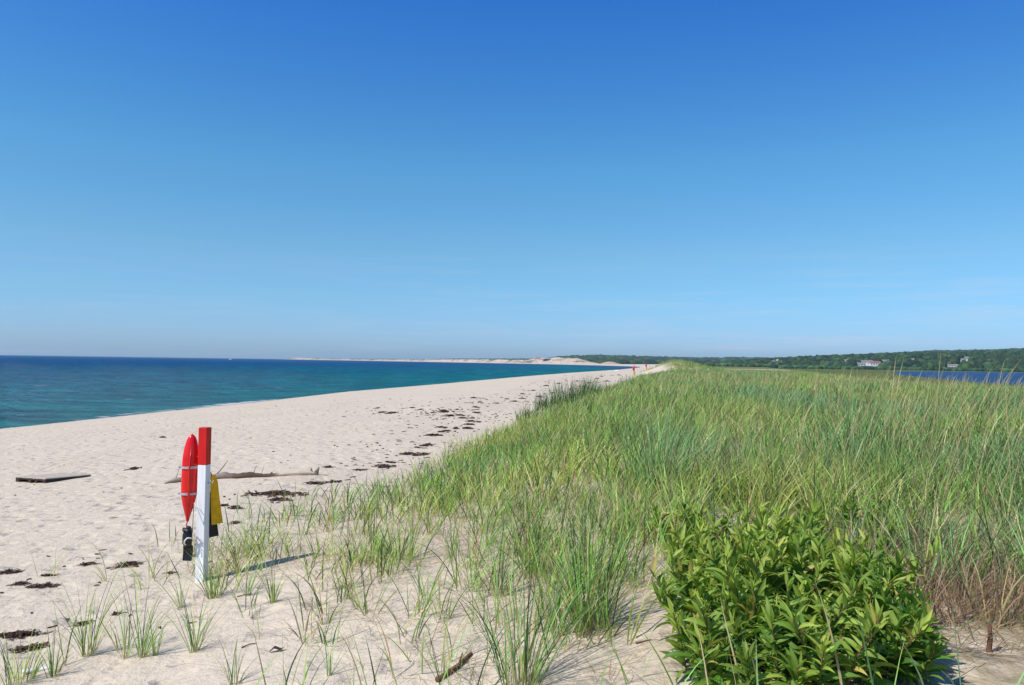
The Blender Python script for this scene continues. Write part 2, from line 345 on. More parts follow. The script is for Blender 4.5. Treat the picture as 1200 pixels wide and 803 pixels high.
M_ = dict(
    sand=sand_material(),
    sea=water_material('sea_water', (.004, .135, .152), (.001, .058, .160), wscale=3.2),
    pond=water_material('pond_water', (.030, .075, .165), (.030, .075, .165), wscale=2.0, caps=False),
    grass=leaf_mat('grass_blades', .32, .42, .28), leaf=leaf_mat('goldenrod_leaves', .30, .50, .28),
    wood=leaf_mat('tree_foliage', 0, .8, .1),
    red=pmat('red_paint', (.62, .008, .006), .45, .35, var=.35, vscale=9, bump=.15, bscale=40, stretch=(1, 1, .2)),
    white=pmat('white_paint', (.82, .82, .81), .55, .3, var=.20, vscale=16, bump=.25, bscale=60, stretch=(1, 1, .12)),
    redplastic=pmat('red_plastic', (.70, .008, .008), .22, .5, var=.12, vscale=7),
    grey=pmat('grey_webbing', (.42, .42, .42), .7, var=.2),
    black=pmat('black_rubber', (.012, .012, .014), .42, .4, var=.3),
    yellow=pmat('yellow_rubber', (.78, .43, .004), .45, .3, var=.2, vscale=20),
    rope=pmat('white_rope', (.72, .70, .68), .8, bump=.3, bscale=200),
    redrope=pmat('red_rope', (.6, .03, .02), .8),
    oldwood=pmat('weathered_wood', (.45, .38, .33), .85, .2, dark=(.22, .17, .14), vscale=9, bump=.6, bscale=22, stretch=(1, 8, 8)),
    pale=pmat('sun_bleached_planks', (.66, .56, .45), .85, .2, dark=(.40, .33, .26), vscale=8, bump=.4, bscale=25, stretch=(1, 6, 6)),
    darkwood=pmat('dark_wood', (.085, .065, .055), .85, .2, dark=(.03, .022, .018), vscale=12, bump=.6, bscale=25, stretch=(1, 6, 6)),  # darker than the planks: pallet beams, end board and blocks
    log=pmat('driftwood', (.36, .29, .235), .85, .2, dark=(.05, .032, .026), vscale=3.2, bump=.8, bscale=24, stretch=(1, 3, 5)),
    stick=pmat('brown_stick', (.22, .11, .06), .8, dark=(.09, .045, .03), vscale=30, bump=.7, bscale=90),
    weed=pmat('dry_seaweed', (.10, .052, .036), .8, .2, dark=(.028, .015, .012), vscale=40),
    wall=pmat('painted_wall', (.66, .65, .63), .7, var=.06), roof=pmat('grey_shingle_roof', (.22, .21, .21), .8, var=.25, vscale=2),
    redroof=pmat('red_roof', (.30, .12, .09), .8), glass=pmat('window_glass', (.03, .04, .05), .1, .5), brick=pmat('chimney_brick', (.35, .16, .1), .8, var=.2),
    hull=pmat('white_hull', (.8, .8, .8), .4), shell=pmat('shell', (.75, .72, .68), .5),
)

# ------------------------------------------------------------------ setting: the ground as one sheet
def polar(nr, na, r0, r1, half=R(52), nback=60):
    r = np.concatenate([[0.0], np.geomspace(r0, r1, nr - 1)])
    a1 = np.linspace(-half, half, na); a2 = np.linspace(half, 2 * math.pi - half, nback + 2)[1:-1]
    a = np.concatenate([a1, a2])
    A, Q = np.meshgrid(a, r)
    X = Q * np.sin(A); Y = Q * np.cos(A)
    return X, Y, Q, grid_faces(len(r), len(a), True)
X, Y, Q, F = polar(760, 620, .4, 13500, R(48), 90)
Xf, Yf = X.ravel(), Y.ravel()
Z = ground(Xf, Yf)
d = sdist(COAST, Xf, Yf); dp = sdist(POND, Xf, Yf)
k = smr(Xf, toe(Yf) + 1.0, toe(Yf) + 5)
ke = smr(Xf, east(Yf) - 2, east(Yf) + 8)
wet = np.clip(1 - (d + .6) / 2.2, 0, 1) * .9
veg = np.clip(ke * (d > 30) * 1.0, 0, 1) * (1 - smr(dp, -6, 0)) + (Yf > 330) * k * .9
litter = k * smr(Xf, -1.2, 3.0) * .85
litter = np.maximum(litter, k * smr(Yf, 14, 24) * .9)
bl = np.exp(-((Xf - 22.6 - (Yf - 128) * .12) / 3.1) ** 2 - ((Yf - 126) / 15) ** 2)          # the blowout: bare sand face of the far dune
litter *= 1 - np.clip(bl * 1.6, 0, 1)
gnd = mesh_np('ground', np.stack([Xf, Yf, Z], 1), F[:, ::-1], M_['sand'], attrs=dict(veg=np.clip(veg, 0, 1), litter=litter, wet=wet), smooth=True)
tag(gnd, 'pale beige sand of the beach and the dune', None, None, 'structure')

X, Y, Q, F = polar(520, 560, 12, 13400, R(60), 40)
X, Y = X.ravel(), Y.ravel(); d = sdist(COAST, X, Y)
amp = np.clip((-d) / 25, 0.12, 1)
wv = .10 * np.sin((Y * .95 + X * .25) * .9 + 3 * fbm(X / 14, Y / 14, 4)) + .22 * fbm(X / 5.5, Y / 2.2, 9, 4) + .10 * fbm(X / 1.5, Y / .8, 13, 2)
Z = wv * amp * (1 - smr(Q.ravel(), 400, 1500))
off = np.clip((-d - 3) / 260, 0, 1) ** .6
fy = np.interp(Y, [20, 45, 52, 66, 85, 110, 160, 240], [.05, .12, .42, .62, .30, .12, .2, .0])
foam = np.clip(1 - np.abs(d + .9) / 2.0, 0, 1) * fy * (.6 + .8 * vnoise(X / 4, Y / 6, 3)) + np.clip(1 - np.abs(d + .2) / .7, 0, 1) * .14 * (Y < 300)
sea = mesh_np('sea', np.stack([X, Y, Z], 1), F[:, ::-1], M_['sea'], attrs=dict(off=off, foam=foam), smooth=True)
tag(sea, 'blue green sea with small waves', None, None, 'structure')
xs = np.linspace(80, 1560, 260); ys = np.geomspace(60, 1012, 260)
X, Y = np.meshgrid(xs, ys)
pond = mesh_np('pond', np.stack([X, Y, .12 + .08 * fbm(X / 5, Y / 5, 2)], -1).reshape(-1, 3), grid_faces(260, 260), M_['pond'], attrs=dict(off=np.ones(X.size), foam=np.zeros(X.size)), smooth=True)
tag(pond, 'dark blue pond behind the dune', None, None, 'structure')

# ------------------------------------------------------------------ setting: far bluffs, hills and woods
def top_z(px, py, Yd):
    """height of what shows at (px, py) at distance Yd, and its X"""
    dd = ray(px, py); t = Yd / dd[1]; return dd[0] * t, EYE + dd[2] * t
def ridge(name, ctl, depth_f, depth_b, n=220, m=26, rough=1.0, seed=1, mat=None, colf=None, base=0.0, cut=0.0):
    """a long hill given by crest points (px, py of the crest, distance)"""
    ctl = np.array(ctl, float); px = np.linspace(ctl[0, 0], ctl[-1, 0], n)
    py = np.interp(px, ctl[:, 0], ctl[:, 1]); Yd = np.interp(px, ctl[:, 0], ctl[:, 2])
    P = np.array([top_z(a, b, c) for a, b, c in zip(px, py, Yd)])
    h = np.maximum(P[:, 1] - cut, .3)
    t = np.linspace(-1, 1, m)
    prof = np.where(t < 0, sm(1 + t) ** .8, sm(1 - t))
    XX = P[:, 0][:, None] + 0 * t[None]; YY = Yd[:, None] + np.where(t < 0, t * depth_f, t * depth_b)[None]
    XX = XX * (YY / Yd[:, None])
    ZZ = base + (h[:, None] - base) * prof[None]
    ZZ = ZZ + rough * h[:, None] * .16 * fbm(XX / (h.mean() * 1.6 + 6), YY / (h.mean() * 1.6 + 6), seed) * np.sin(math.pi * np.clip(prof, 0, 1)*.8)[None]
    ZZ[:, 0] = -1; ZZ[:, -1] = -1
    V = np.stack([XX, YY, ZZ], -1).reshape(-1, 3)
    return mesh_np(name, V, grid_faces(n, m), mat, col=colf(XX, YY, ZZ).reshape(-1, 3) if colf else None, smooth=True), (XX, YY, ZZ, prof)
def ico():
    me = bpy.data.meshes.new('t'); import bmesh
    bm = bmesh.new(); bmesh.ops.create_icosphere(bm, subdivisions=2, radius=1); V = np.array([v.co[:] for v in bm.verts]); F = np.array([[v.index for v in f.verts] for f in bm.faces]); bm.free(); bpy.data.meshes.remove(me); return V, F
ICO = ico()
def crowns(pts, size, cols, seed=1):
    V0, F0 = ICO; n = len(pts); r = np.random.default_rng(seed)
    j = r.integers(0, 12, n)
    variants = []
    for q in range(12):
        disp = 1 + .34 * (r.random(len(V0)) - .5) + .25 * (fbm(V0[:, 0] * 2 + q * 7, V0[:, 1] * 2 + V0[:, 2] * 2, q))
        variants.append(V0 * disp[:, None])
    variants = np.array(variants)
    V = variants[j] * size[:, None, :] + pts[:, None, :]
    F = F0[None] + (np.arange(n) * len(V0))[:, None, None]
    cc = cols[:, None, :] * (1 + .35 * (r.random((n, len(V0), 1)) - .5))
    return V.reshape(-1, 3), F.reshape(-1, 3), cc.reshape(-1, 3)
def wood_cols(n, r):
    base = np.array([(.018, .044, .020), (.026, .060, .024), (.013, .032, .018), (.044, .082, .026), (.030, .050, .018)])
    return base[r.integers(0, 5, n)] * (.75 + .6 * r.random((n, 1)))

def bluff_col(XX, YY, ZZ):
    s = fbm(XX / 26, ZZ / 7 + YY / 60, 40); c = np.full(XX.shape + (3,), 0.) + np.array([.48, .38, .29])
    c = c * (1 + .45 * fbm(XX / 9, YY / 22, 41))[..., None]
    v = sm((s - .14) / .1) * .85
    return c * (1 - v[..., None]) + np.array([.09, .12, .06]) * v[..., None]
mb = leaf_mat('bluff_sand', 0, .95, .05)
o, _ = ridge('sand_bluff', [(598, 425.0, 2350), (612, 423.2, 2330), (622, 420.4, 2300), (626, 418.6, 2300), (632, 419.6, 2290), (642, 420.6, 2260), (650, 419.0, 2240), (664, 419.3, 2200), (676, 419.7, 2170), (684, 422, 2140), (694, 424.3, 2100), (702, 426, 2040)], 130, 160, 260, 34, 1.9, 5, mb, bluff_col)
tag(o, 'pale eroded sandy bluff across the bay', None, None, 'structure')
o, _ = ridge('low_sandy_point', [(702, 426.5, 1750), (708, 424.8, 1750), (714, 424.0, 1750), (720, 424.8, 1750), (727, 426.6, 1750)], 40, 60, 60, 16, 1.2, 6, mb, lambda a, b, c: np.full(a.shape + (3,), 0.) + np.array([.46, .33, .24]) + 0.1 * fbm(a / 8, b / 8, 3)[..., None])
tag(o, 'small tan sand hummock on the far beach', None, None, 'structure')
o, _ = ridge('far_shore', [(334, 421.2, 6000), (340, 419.6, 5950), (350, 419.2, 5900), (375, 420.3, 5600), (420, 421.0, 5200), (470, 421.4, 4600), (505, 421.6, 4100), (512, 421.4, 4000), (560, 421.2, 3400), (600, 421.6, 2900), (640, 422, 2800)], 90, 260, 300, 18, 1.2, 7, mb, bluff_col)
tag(o, 'low sandy shore across the bay', None, None, 'structure')
mh = leaf_mat('wooded_ground', 0, .9, .05)
grn = lambda a, b, c: np.full(a.shape + (3,), 0.) + np.array([.035, .065, .022]) * (1 + .5 * fbm(a / 60, b / 60, 2))[..., None]

H1 = [(855, 425.5, 1900), (900, 422.0, 1800), (950, 419.5, 1700), (975, 418.7, 1640), (1000, 417.6, 1600), (1030, 416.6, 1580), (1060, 415.8, 1560), (1100, 415.2, 1540), (1150, 414.2, 1540), (1200, 412.8, 1540), (1280, 411, 1540), (1400, 409, 1540), (1550, 409, 1540)]
o, (HX, HY, HZ, HP) = ridge('wooded_hill', H1, 520, 500, 300, 40, .25, 9, mh, grn, base=1, cut=7)
tag(o, 'long green hill behind the pond', None, None, 'structure')
H2 = [(640, 422.5, 3500), (655, 419.9, 3500), (670, 419.1, 3500), (700, 418.3, 3500), (740, 419.0, 3600), (780, 420.0, 3700), (820, 421.2, 3800), (860, 420.6, 3800), (900, 421.2, 3800), (950, 420.4, 3800), (1060, 414.6, 3600), (1100, 412.6, 3500), (1150, 412.4, 3500), (1200, 410.4, 3500), (1400, 407.5, 3500)]
o, (KX, KY, KZ, KP) = ridge('far_hill', H2, 1300, 600, 300, 30, .3, 12, mh, grn, base=1, cut=8)
tag(o, 'distant wooded ridge on the horizon', None, None, 'structure')
def hill_z(GX, GY, GZ, i, j, fi, fj):
    a = lambda G: (G[i, j] * (1 - fi) + G[i + 1, j] * fi) * (1 - fj) + (G[i, j + 1] * (1 - fi) + G[i + 1, j + 1] * fi) * fj
    return a(GX), a(GY), a(GZ)
HOUSES = [  # px, py of the base, width m, depth, height, kind, label
    (1008, 431.2, 13, 9, 5.5, 0, 'left low wing of the large white house beyond the marsh'),
    (1016, 430.2, 14, 9, 7.5, 0, 'tall middle block of the large white house beyond the marsh'),
    (1025, 430.0, 13, 8, 6.0, 1, 'right wing of the large white house, with a reddish roof'),
    (991, 425.8, 8, 6, 4.2, 0, 'small pale cottage on the hillside left of the large white house'),
    (1038.5, 426.4, 12, 7, 4.4, 0, 'white cottage on the hillside just right of the large white house'),
    (1070, 424.2, 9, 6, 3.6, 0, 'pale house alone among trees over the left end of the pond'),
    (1116, 431.4, 17, 7, 3.4, 0, 'long low white house near the far bank of the pond'),
    (1112, 422.2, 6, 5, 3.0, 0, 'tiny pale house high on the hill above the long low house'),
    (1127, 424.2, 8, 6, 3.2, 0, 'pale grey house left neighbour of the bright white gable on the hill'),
    (1132.5, 423.4, 7, 6, 5.0, 0, 'bright white gabled house highest on the right of the hill'),
    (911, 427.6, 20, 9, 5.5, 2, 'grey roofed house with a white cupola on the hill behind the dune crest')]
hs_pos = []
def nearest_hill(px, py):
    dd = ray(px, py); P = np.stack([HX, HY, HZ + 0], -1).reshape(-1, 3); 
    v = P - np.array([0, 0, EYE]); t = v[:, 1] / dd[1]; e = np.abs(v[:, 0] - dd[0] * t) / t * 1.0 + np.abs(v[:, 2] - dd[2] * t) / t * 6 + (v[:, 1] > 1700) * 1
    i = np.argmin(e); p = P[i]; return float(dd[0] * p[1] / dd[1]), float(p[1]), float(p[2])
for (px, py, wd, dpth, ht, kd, lab) in HOUSES:
    x, y, z = nearest_hill(px, py)
    zz = EYE + ray(px, py)[2] * y / ray(px, py)[1]
    z = min(z, zz)
    hs_pos.append((x, y, wd, px, py))
    h = empty('house', (x, y, z - .5), -math.atan2(x, y) * .6 + random.uniform(-.25, .25), lab, 'house', 'houses on the hill beyond the pond')
    h.scale = (1.1, 1.1, 1.1)
    hb = max(ht, zz - z + ht)
    MB().box((0, 0, hb / 2), (wd, dpth, hb)).build('wall', M_['wall'], h)
    rf = MB(); e = .5; rh = 2.2
    v = [(-wd / 2 - e, -dpth / 2 - e, hb + .02), (wd / 2 + e, -dpth / 2 - e, hb + .02), (wd / 2 + e, dpth / 2 + e, hb + .02), (-wd / 2 - e, dpth / 2 + e, hb + .02), (-wd / 2 - e, 0, hb + rh), (wd / 2 + e, 0, hb + rh)]
    rf.V.append(np.array(v)); rf.F.append(np.array([(0, 1, 5, 4), (2, 3, 4, 5), (1, 2, 5, 5), (3, 0, 4, 4), (3, 2, 1, 0)])); rf.n = 6
    ro = rf.build('roof', [M_['wall'] if kd == 0 and wd > 12 and ht < 7 and False else M_['roof'], M_['redroof'], M_['roof']][kd], h)
    MB().box((wd * .22, .6, hb + rh), (1, 1, 1.6)).build('chimney', M_['brick'], ro)
    for q in range(max(2, int(wd / 3.2))):
        xx = (q + .5) / max(2, int(wd / 3.2)) * wd - wd / 2
        MB().box((xx, -dpth / 2 - .02, hb - 1.9), (1.1, .1, 1.5)).build('window', M_['glass'], h)
    if kd == 2:
        cu = MB().box((0, 0, hb + rh + .8), (3, 3, 3.2)); cu.build('cupola', M_['wall'], h)
r = np.random.default_rng(3)
def scatter_hill(G, HPp, n, lo, hi, jmax, r):
    ni, nj = G[0].shape; i = r.integers(0, ni - 1, n); j = r.integers(0, jmax, n); fi = r.random(n); fj = r.random(n)
    return hill_z(*G, i, j, fi, fj)
x, y, z = scatter_hill((HX, HY, HZ), HP, 9000, 0, 1, 23, r)
keep = np.ones(len(x), bool)
for (hx, hy, wd, px, py) in hs_pos:       # clearings in front of the houses
    ang = np.abs(x / y - hx / hy) * hy
    keep &= ~((ang < wd * .62 + 2) & (y < hy + 4) & (y > hy - 150))
    keep &= ~((np.hypot(x - hx, y - hy) < wd * .8 + 3))
x, y, z = x[keep], y[keep], z[keep]; n = len(x)
s = 3.2 + 3.4 * r.random(n); V, F, cc = crowns(np.stack([x, y, z + s * .75], 1), np.stack([s, s, s * (.8 + .5 * r.random(n))], 1), wood_cols(n, r), 4)
o = mesh_np('wood', V, F, M_['wood'], col=cc); tag(o, 'dense green wood covering the hill behind the pond', 'wood', None, 'stuff')
x, y, z = scatter_hill((KX, KY, KZ), KP, 5200, 0, 1, 19, r); n = len(x)
s = 6 + 6 * r.random(n); V, F, cc = crowns(np.stack([x, y, z + s * .6], 1), np.stack([s * 1.4, s, s * .9], 1), wood_cols(n, r), 5)
o = mesh_np('wood', V, F, M_['wood'], col=cc); tag(o, 'far bluish wood along the distant ridge', 'wood', None, 'stuff')
# trees on the low coast and behind the bluff
P = []
for _ in range(1500):
    px = random.choice([random.uniform(505, 645), random.uniform(505, 645), random.uniform(395, 505), random.uniform(352, 400)])
    Yd = np.interp(px, [340, 375, 470, 512, 560, 640], [5950, 5600, 4600, 4000, 3400, 2700]) + random.uniform(40, 230)
    if px < 505 and vnoise(np.array([px / 9.]), np.array([.5]), 3)[0] < .45: continue
    xx, zz = top_z(px, np.interp(px, [340, 400, 505, 530, 645], [420.2, 421.6, 422.2, 421.6, 421.4]), Yd)
    P.append((xx, Yd, zz))
P = np.array(P); n = len(P); s = P[:, 1] / 900 * (.55 + .7 * r.random(n)); V, F, cc = crowns(P, np.stack([s * 1.6, s, s], 1), wood_cols(n, r), 6)
o = mesh_np('wood', V, F, M_['wood'], col=cc); tag(o, 'thin line of trees above the low sandy shore', 'wood', None, 'stuff')
# shrubs at the far bank of the pond and the foot of the hill, on the marsh
n = 2600; yy = 1005 + 90 * r.random(n); uu = .22 + .7 * r.random(n); xx = uu * yy; zz = ground(xx, yy)
s = 1.2 + 2.2 * r.random(n); V, F, cc = crowns(np.stack([xx, yy, zz + s * .5], 1), np.stack([s * 1.6, s, s], 1), wood_cols(n, r) * 1.5, 8)
o = mesh_np('shrubs', V, F, M_['wood'], col=cc); tag(o, 'low green shrubs along the far bank of the pond', 'shrubs', None, 'stuff')

# air between here and the hills
hz = MB().box((0, 0, 42), (27600, 27600, 92.0)).build('haze', None or M_['white'])
hm = bpy.data.materials.new('haze'); hm.use_nodes = True; hn = hm.node_tree.nodes; hn.remove(hn['Principled BSDF'])
pv = hn.new('ShaderNodeVolumePrincipled'); pv.inputs['Color'].default_value = (.74, .92, 1, 1); pv.inputs['Density'].default_value = .00007; pv.inputs['Anisotropy'].default_value = .2
hm.node_tree.links.new(pv.outputs[0], hn['Material Output'].inputs['Volume'])
hz.data.materials.clear(); hz.data.materials.append(hm); tag(hz, 'thin blue sea air over the bay', None, None, 'stuff')

# ------------------------------------------------------------------ grass
PAL = dict(blue=(.215, .420, .200), green=(.265, .460, .090), lime=(.49, .56, .14), dark=(.050, .115, .038), straw=(.60, .48, .26), rust=(.34, .19, .08))
def blades(P, n_seg, h, w0, lean, az, curve, wind, col, tipcol, basecol, twist, rg):
    """P (n,3) roots; returns the ribbon mesh of n blades"""
    n = len(P); t = np.linspace(0, 1, n_seg + 1)
    dirx = np.cos(az) * lean + wind * .30; diry = np.sin(az) * lean + wind * .10
    # lean grows along the blade
    L0 = np.stack([dirx, diry], 1)
    cur = np.stack([np.cos(az) * curve + wind * 1.0, np.sin(az) * curve + wind * .35], 1)
    pos = np.zeros((n, n_seg + 1, 3)); pos[:, 0] = P; ds = h / n_seg
    for i in range(n_seg):
        tt = (i + .5) / n_seg
        hv = L0 + cur * tt ** 1.6
        v = np.stack([hv[:, 0], hv[:, 1], np.full(n, 1.0) - .55 * np.minimum(np.hypot(hv[:, 0], hv[:, 1]), 1.6) * tt], 1)
        v /= np.linalg.norm(v, axis=1)[:, None]
        pos[:, i + 1] = pos[:, i] + v * ds[:, None]
    wd = np.maximum(np.where(t < .15, .7 + 2 * t, 1.0) * (1 - t ** 2.2), .06)
    ta = twist; side = np.stack([np.cos(ta), np.sin(ta), 0 * ta], 1)
    off = side[:, None, :] * (w0[:, None] * wd[None])[:, :, None] * .5
    V = np.stack([pos - off, pos + off], 2).reshape(n * (n_seg + 1) * 2, 3)
    k = (n_seg + 1) * 2
    f = np.array([(2 * i, 2 * i + 1, 2 * i + 3, 2 * i + 2) for i in range(n_seg)])
    F = (f[None] + (np.arange(n) * k)[:, None, None]).reshape(-1, 4)
    a = smr(t, 0, .22)[None, :, None]; b = smr(t, .72, 1.0)[None, :, None]
    cc = basecol[:, None] * (1 - a) + col[:, None] * a; cc = cc * (1 - b) + tipcol[:, None] * b
    cc = np.repeat(cc, 2, axis=1).reshape(-1, 3)
    return V, F, cc
def pick_cols(n, rg, patch, p_dry=.19):
    """blade colours; patch 0..1 from yellow green to blue green"""
    u = rg.random(n); c = np.zeros((n, 3))
    lime, green, blue, dark = (np.array(PAL[k]) for k in ('lime', 'green', 'blue', 'dark'))
    q = np.clip(patch + .45 * (rg.random(n) - .5), 0, 1)[:, None]
    c = np.where(q < .5, lime * (1 - 2 * q) + green * 2 * q, green * (2 - 2 * q) + blue * (2 * q - 1))
    c = np.where((u < .29)[:, None], dark, c)
    dry = u > 1 - p_dry; c[dry] = np.array(PAL['straw']) * (.7 + .5 * rg.random((dry.sum(), 1)))
    ru = u > 1 - p_dry * .22; c[ru] = PAL['rust']
    c = c * (.55 + .85 * rg.random((n, 1)))
    tip = c * .55 + np.array(PAL['straw']) * .45 * rg.random((n, 1)) + c * .2
    base = c * .35 + np.array(PAL['straw']) * .5
    return c, tip, base
def tuft_arrays(cx, cy, nb, rad, h, w, seg, rg, patch, p_dry=.16, lean=.42, curve=.8, wind=.14, gfun=True):
    n = int(nb.sum()) if hasattr(nb, 'sum') else nb
    rep = (lambda a: np.repeat(a, nb)) if hasattr(nb, 'sum') else (lambda a: np.full(n, a) if np.ndim(a) == 0 else np.repeat(a, n))
    X0, Y0, RR, HH, WW, PP = rep(cx), rep(cy), rep(rad), rep(h), rep(w), rep(patch)
    az = rg.random(n) * 2 * math.pi; q = np.sqrt(rg.random(n))
    x = X0 + np.cos(az) * q * RR; y = Y0 + np.sin(az) * q * RR
    z = ground(x, y) - .01
    hh = HH * (.45 + .65 * rg.random(n)) * (1 - .15 * q)
    ln = lean * (.15 + 1.0 * q) * (.3 + 1.4 * rg.random(n)); cu = curve * (.15 + 1.7 * rg.random(n) ** 1.6)
    wd = wind * (.4 + 1.3 * rg.random(n))
    az2 = az + (rg.random(n) - .5) * 2.6
    c, tp, bs = pick_cols(n, rg, PP, p_dry)
    return blades(np.stack([x, y, z], 1), seg, hh, WW * (.7 + .6 * rg.random(n)), ln, az2, cu, wd, c, tp, bs, rg.random(n) * math.pi, rg)

# density anchors: (px, py, density 0..1.2) read on the ground
ANCH = [(20, 790, .0), (100, 740, .0), (200, 720, .0), (160, 800, .0), (300, 790, .0), (250, 745, .0), (300, 715, .05), (330, 660, .5), (290, 650, .55), (270, 670, .6), (250, 650, .35), (100, 640, 0), (180, 600, 0), (180, 660, 0), (225, 692, 0), (205, 700, 0), (238, 700, .1), (250, 600, 0), (60, 700, 0), (370, 650, .8), (420, 700, .75),
    (380, 745, .45), (420, 780, .12), (330, 780, .03), (460, 760, .14), (350, 600, .6), (300, 600, .15), (430, 610, .8), (480, 640, .75), (520, 700, .7), (500, 750, .6), (480, 560, 1.1), (430, 580, .7), (530, 600, 1.1),
    (600, 640, 1.0), (560, 680, .7), (640, 700, .7), (580, 760, .75), (650, 770, .6), (600, 800, .5), (720, 720, .35), (740, 660, .45), (760, 740, .12), (770, 790, .2), (700, 790, .5), (740, 600, .8), (660, 600, 1.1),
    (800, 620, .6), (850, 560, 1.1), (950, 560, 1.3), (1050, 570, 1.3), (1150, 560, 1.3), (1150, 640, .95), (1180, 700, .75), (1130, 765, .12), (1180, 790, .12), (1080, 650, .9), (940, 680, .25), (940, 760, .15),
    (520, 520, 1.1), (600, 540, 1.2), (600, 490, 1.1), (700, 480, 1.2), (700, 540, 1.2), (800, 480, 1.3), (900, 480, 1.3), (1050, 480, 1.3), (1180, 490, 1.3), (780, 440, 1.3), (900, 440, 1.2)]
AP = np.array([at(a, b)[:2] for a, b, _ in ANCH]); AD = np.array([c for *_, c in ANCH])
def kcoord(x, y): rr = np.hypot(x, y); return np.stack([np.arctan2(x, y) * 2.2, np.log(rr + .3) * 1.6], -1)
AK = kcoord(AP[:, 0], AP[:, 1])
def density(x, y):
    K = kcoord(x, y); out = np.zeros(len(x))
    for s in range(0, len(x), 20000):
        d2 = ((K[s:s + 20000, None] - AK[None]) ** 2).sum(-1) + 1e-4
        wgt = d2 ** -2.2; out[s:s + 20000] = (wgt * AD).sum(1) / wgt.sum(1)
    edge = smr(x, toe(y) + .7 + .5 * fbm(x, y / 2, 77), toe(y) + 2.2 + .012 * y)
    edge = np.where(y < 13, 1, edge)
    out *= edge * (1 - smr(x, east(y) + 2, east(y) + 9))
    bl = np.exp(-((x - 22.6 - (y - 128) * .12) / 2.9) ** 2 - ((y - 126) / 14) ** 2); out *= 1 - np.clip(bl * 2.2, 0, 1)
    out *= np.clip(1 + 1.2 * fbm(x / 1.1, y / 1.5, 55), .08, 1.6)
    return out
BX, BY = 1.41, 4.07                                             # centre of the goldenrod patch
def in_bush(x, y): return ((x - BX) / .64) ** 2 + ((y - BY) / .92) ** 2 < 1
gV, gF, gC = [], [], []; vcount = 0
def push(a):
    global vcount
    gV.append(a[0]); gF.append(a[1] + vcount); gC.append(a[2]); vcount += len(a[0])
def zone(y0, y1, per_m2, blades_per, rad, h, w, seg, seed, xpad=3, wind=.16):
    rg = np.random.default_rng(seed)
    xr = lambda y: (-.67 * y - xpad, .70 * y + xpad)
    xa, xb = max(xr(y1)[0], -8), min(xr(y1)[1], 75)
    n = int((xb - xa) * (y1 - y0) * per_m2 * 1.3)
    x = xa + (xb - xa) * rg.random(n); y = y0 + (y1 - y0) * rg.random(n)
    ok = (x > -.67 * y - xpad) & (x < .72 * y + xpad) & (np.hypot(x, y) > 2.6) & (x > toe(y) - 1.5)
    x, y = x[ok], y[ok]
    dn = density(x, y); ok = rg.random(len(x)) < dn / 1.3
    ok &= ~in_bush(x, y) | (rg.random(len(x)) < .28)
    x, y = x[ok], y[ok]; dn = dn[ok]
    pat = np.clip(.5 + .9 * fbm(x / 2.6, y / 3.5, 61) + .12 * smr(x, 0, 6) - .05, 0, 1)
    sc = .80 + .5 * vnoise(x / 1.3, y / 1.3, 62); sc *= np.where(x < toe(y) + 3.4, .8, 1.0)
    nb = np.maximum(2, (blades_per * (.4 + 1.2 * rg.random(len(x))) * np.clip(dn, .35, 1.2)).astype(int))
    push(tuft_arrays(x, y, nb, rad * (.5 + rg.random(len(x))), h * sc, np.full(len(x), w), seg, rg, pat, wind=wind))
    return len(x), int(nb.sum())
if True:
    print('near', zone(1.6, 9, 30, 16, .085, .60, .0084, 7, 101))
    print('mid ', zone(9, 24, 19, 10, .10, .64, .0135, 4, 102, wind=.22))
    print('mid2', zone(24, 55, 8, 8, .16, .68, .026, 3, 103, wind=.3))
    print('far ', zone(55, 175, 3.0, 9, .28, .72, .046, 2, 104, wind=.35))
# fallen dead stems and short litter between the tufts
rg = np.random.default_rng(9)
def dead(n, xa, xb, ya, yb, dmin=0.0):
    x = xa + (xb - xa) * rg.random(n); y = ya + (yb - ya) * rg.random(n)
    ok = (rg.random(n) < density(x, y) * 1.1 + dmin) & (np.hypot(x, y) > 2.5); x, y = x[ok], y[ok]; n = len(x)
    c = np.array(PAL['straw'])[None] * (.30 + .6 * rg.random((n, 1))) * np.array([1, .86, .78]); ru = rg.random(n) < .3; c[ru] = np.array([.26, .17, .12])
    az = rg.random(n) * 2 * math.pi
    push(blades(np.stack([x, y, ground(x, y) + .004], 1), 3, .10 + .30 * rg.random(n), .003 + .002 * rg.random(n), .5 + 2.5 * rg.random(n), az, .8 + 1.5 * rg.random(n), .05 * np.ones(n), c, c, c * .9, rg.random(n) * math.pi, rg))
dead(26000, -4, 7, 2.5, 9); dead(48000, -4, 14, 7, 20)
dead(2200, 1.75, 3.4, 3.4, 5.8, .7)
n = 1300; x = 1.95 + 1.15 * rg.random(n); y = 3.9 + 1.5 * rg.random(n); x = x + (y - 4.6) * .35; c = np.array([.38, .26, .18])[None] * (.4 + 1.0 * rg.random((n, 1)))
push(blades(np.stack([x, y, ground(x, y)], 1), 4,   .12 + .36 * rg.random(n), .004 + .004 * rg.random(n), .7 * rg.random(n), rg.random(n) * 6.3, 1.0 * rg.random(n), .1 * np.ones(n), c, c * 1.2, c, rg.random(n) * 3.1, rg))
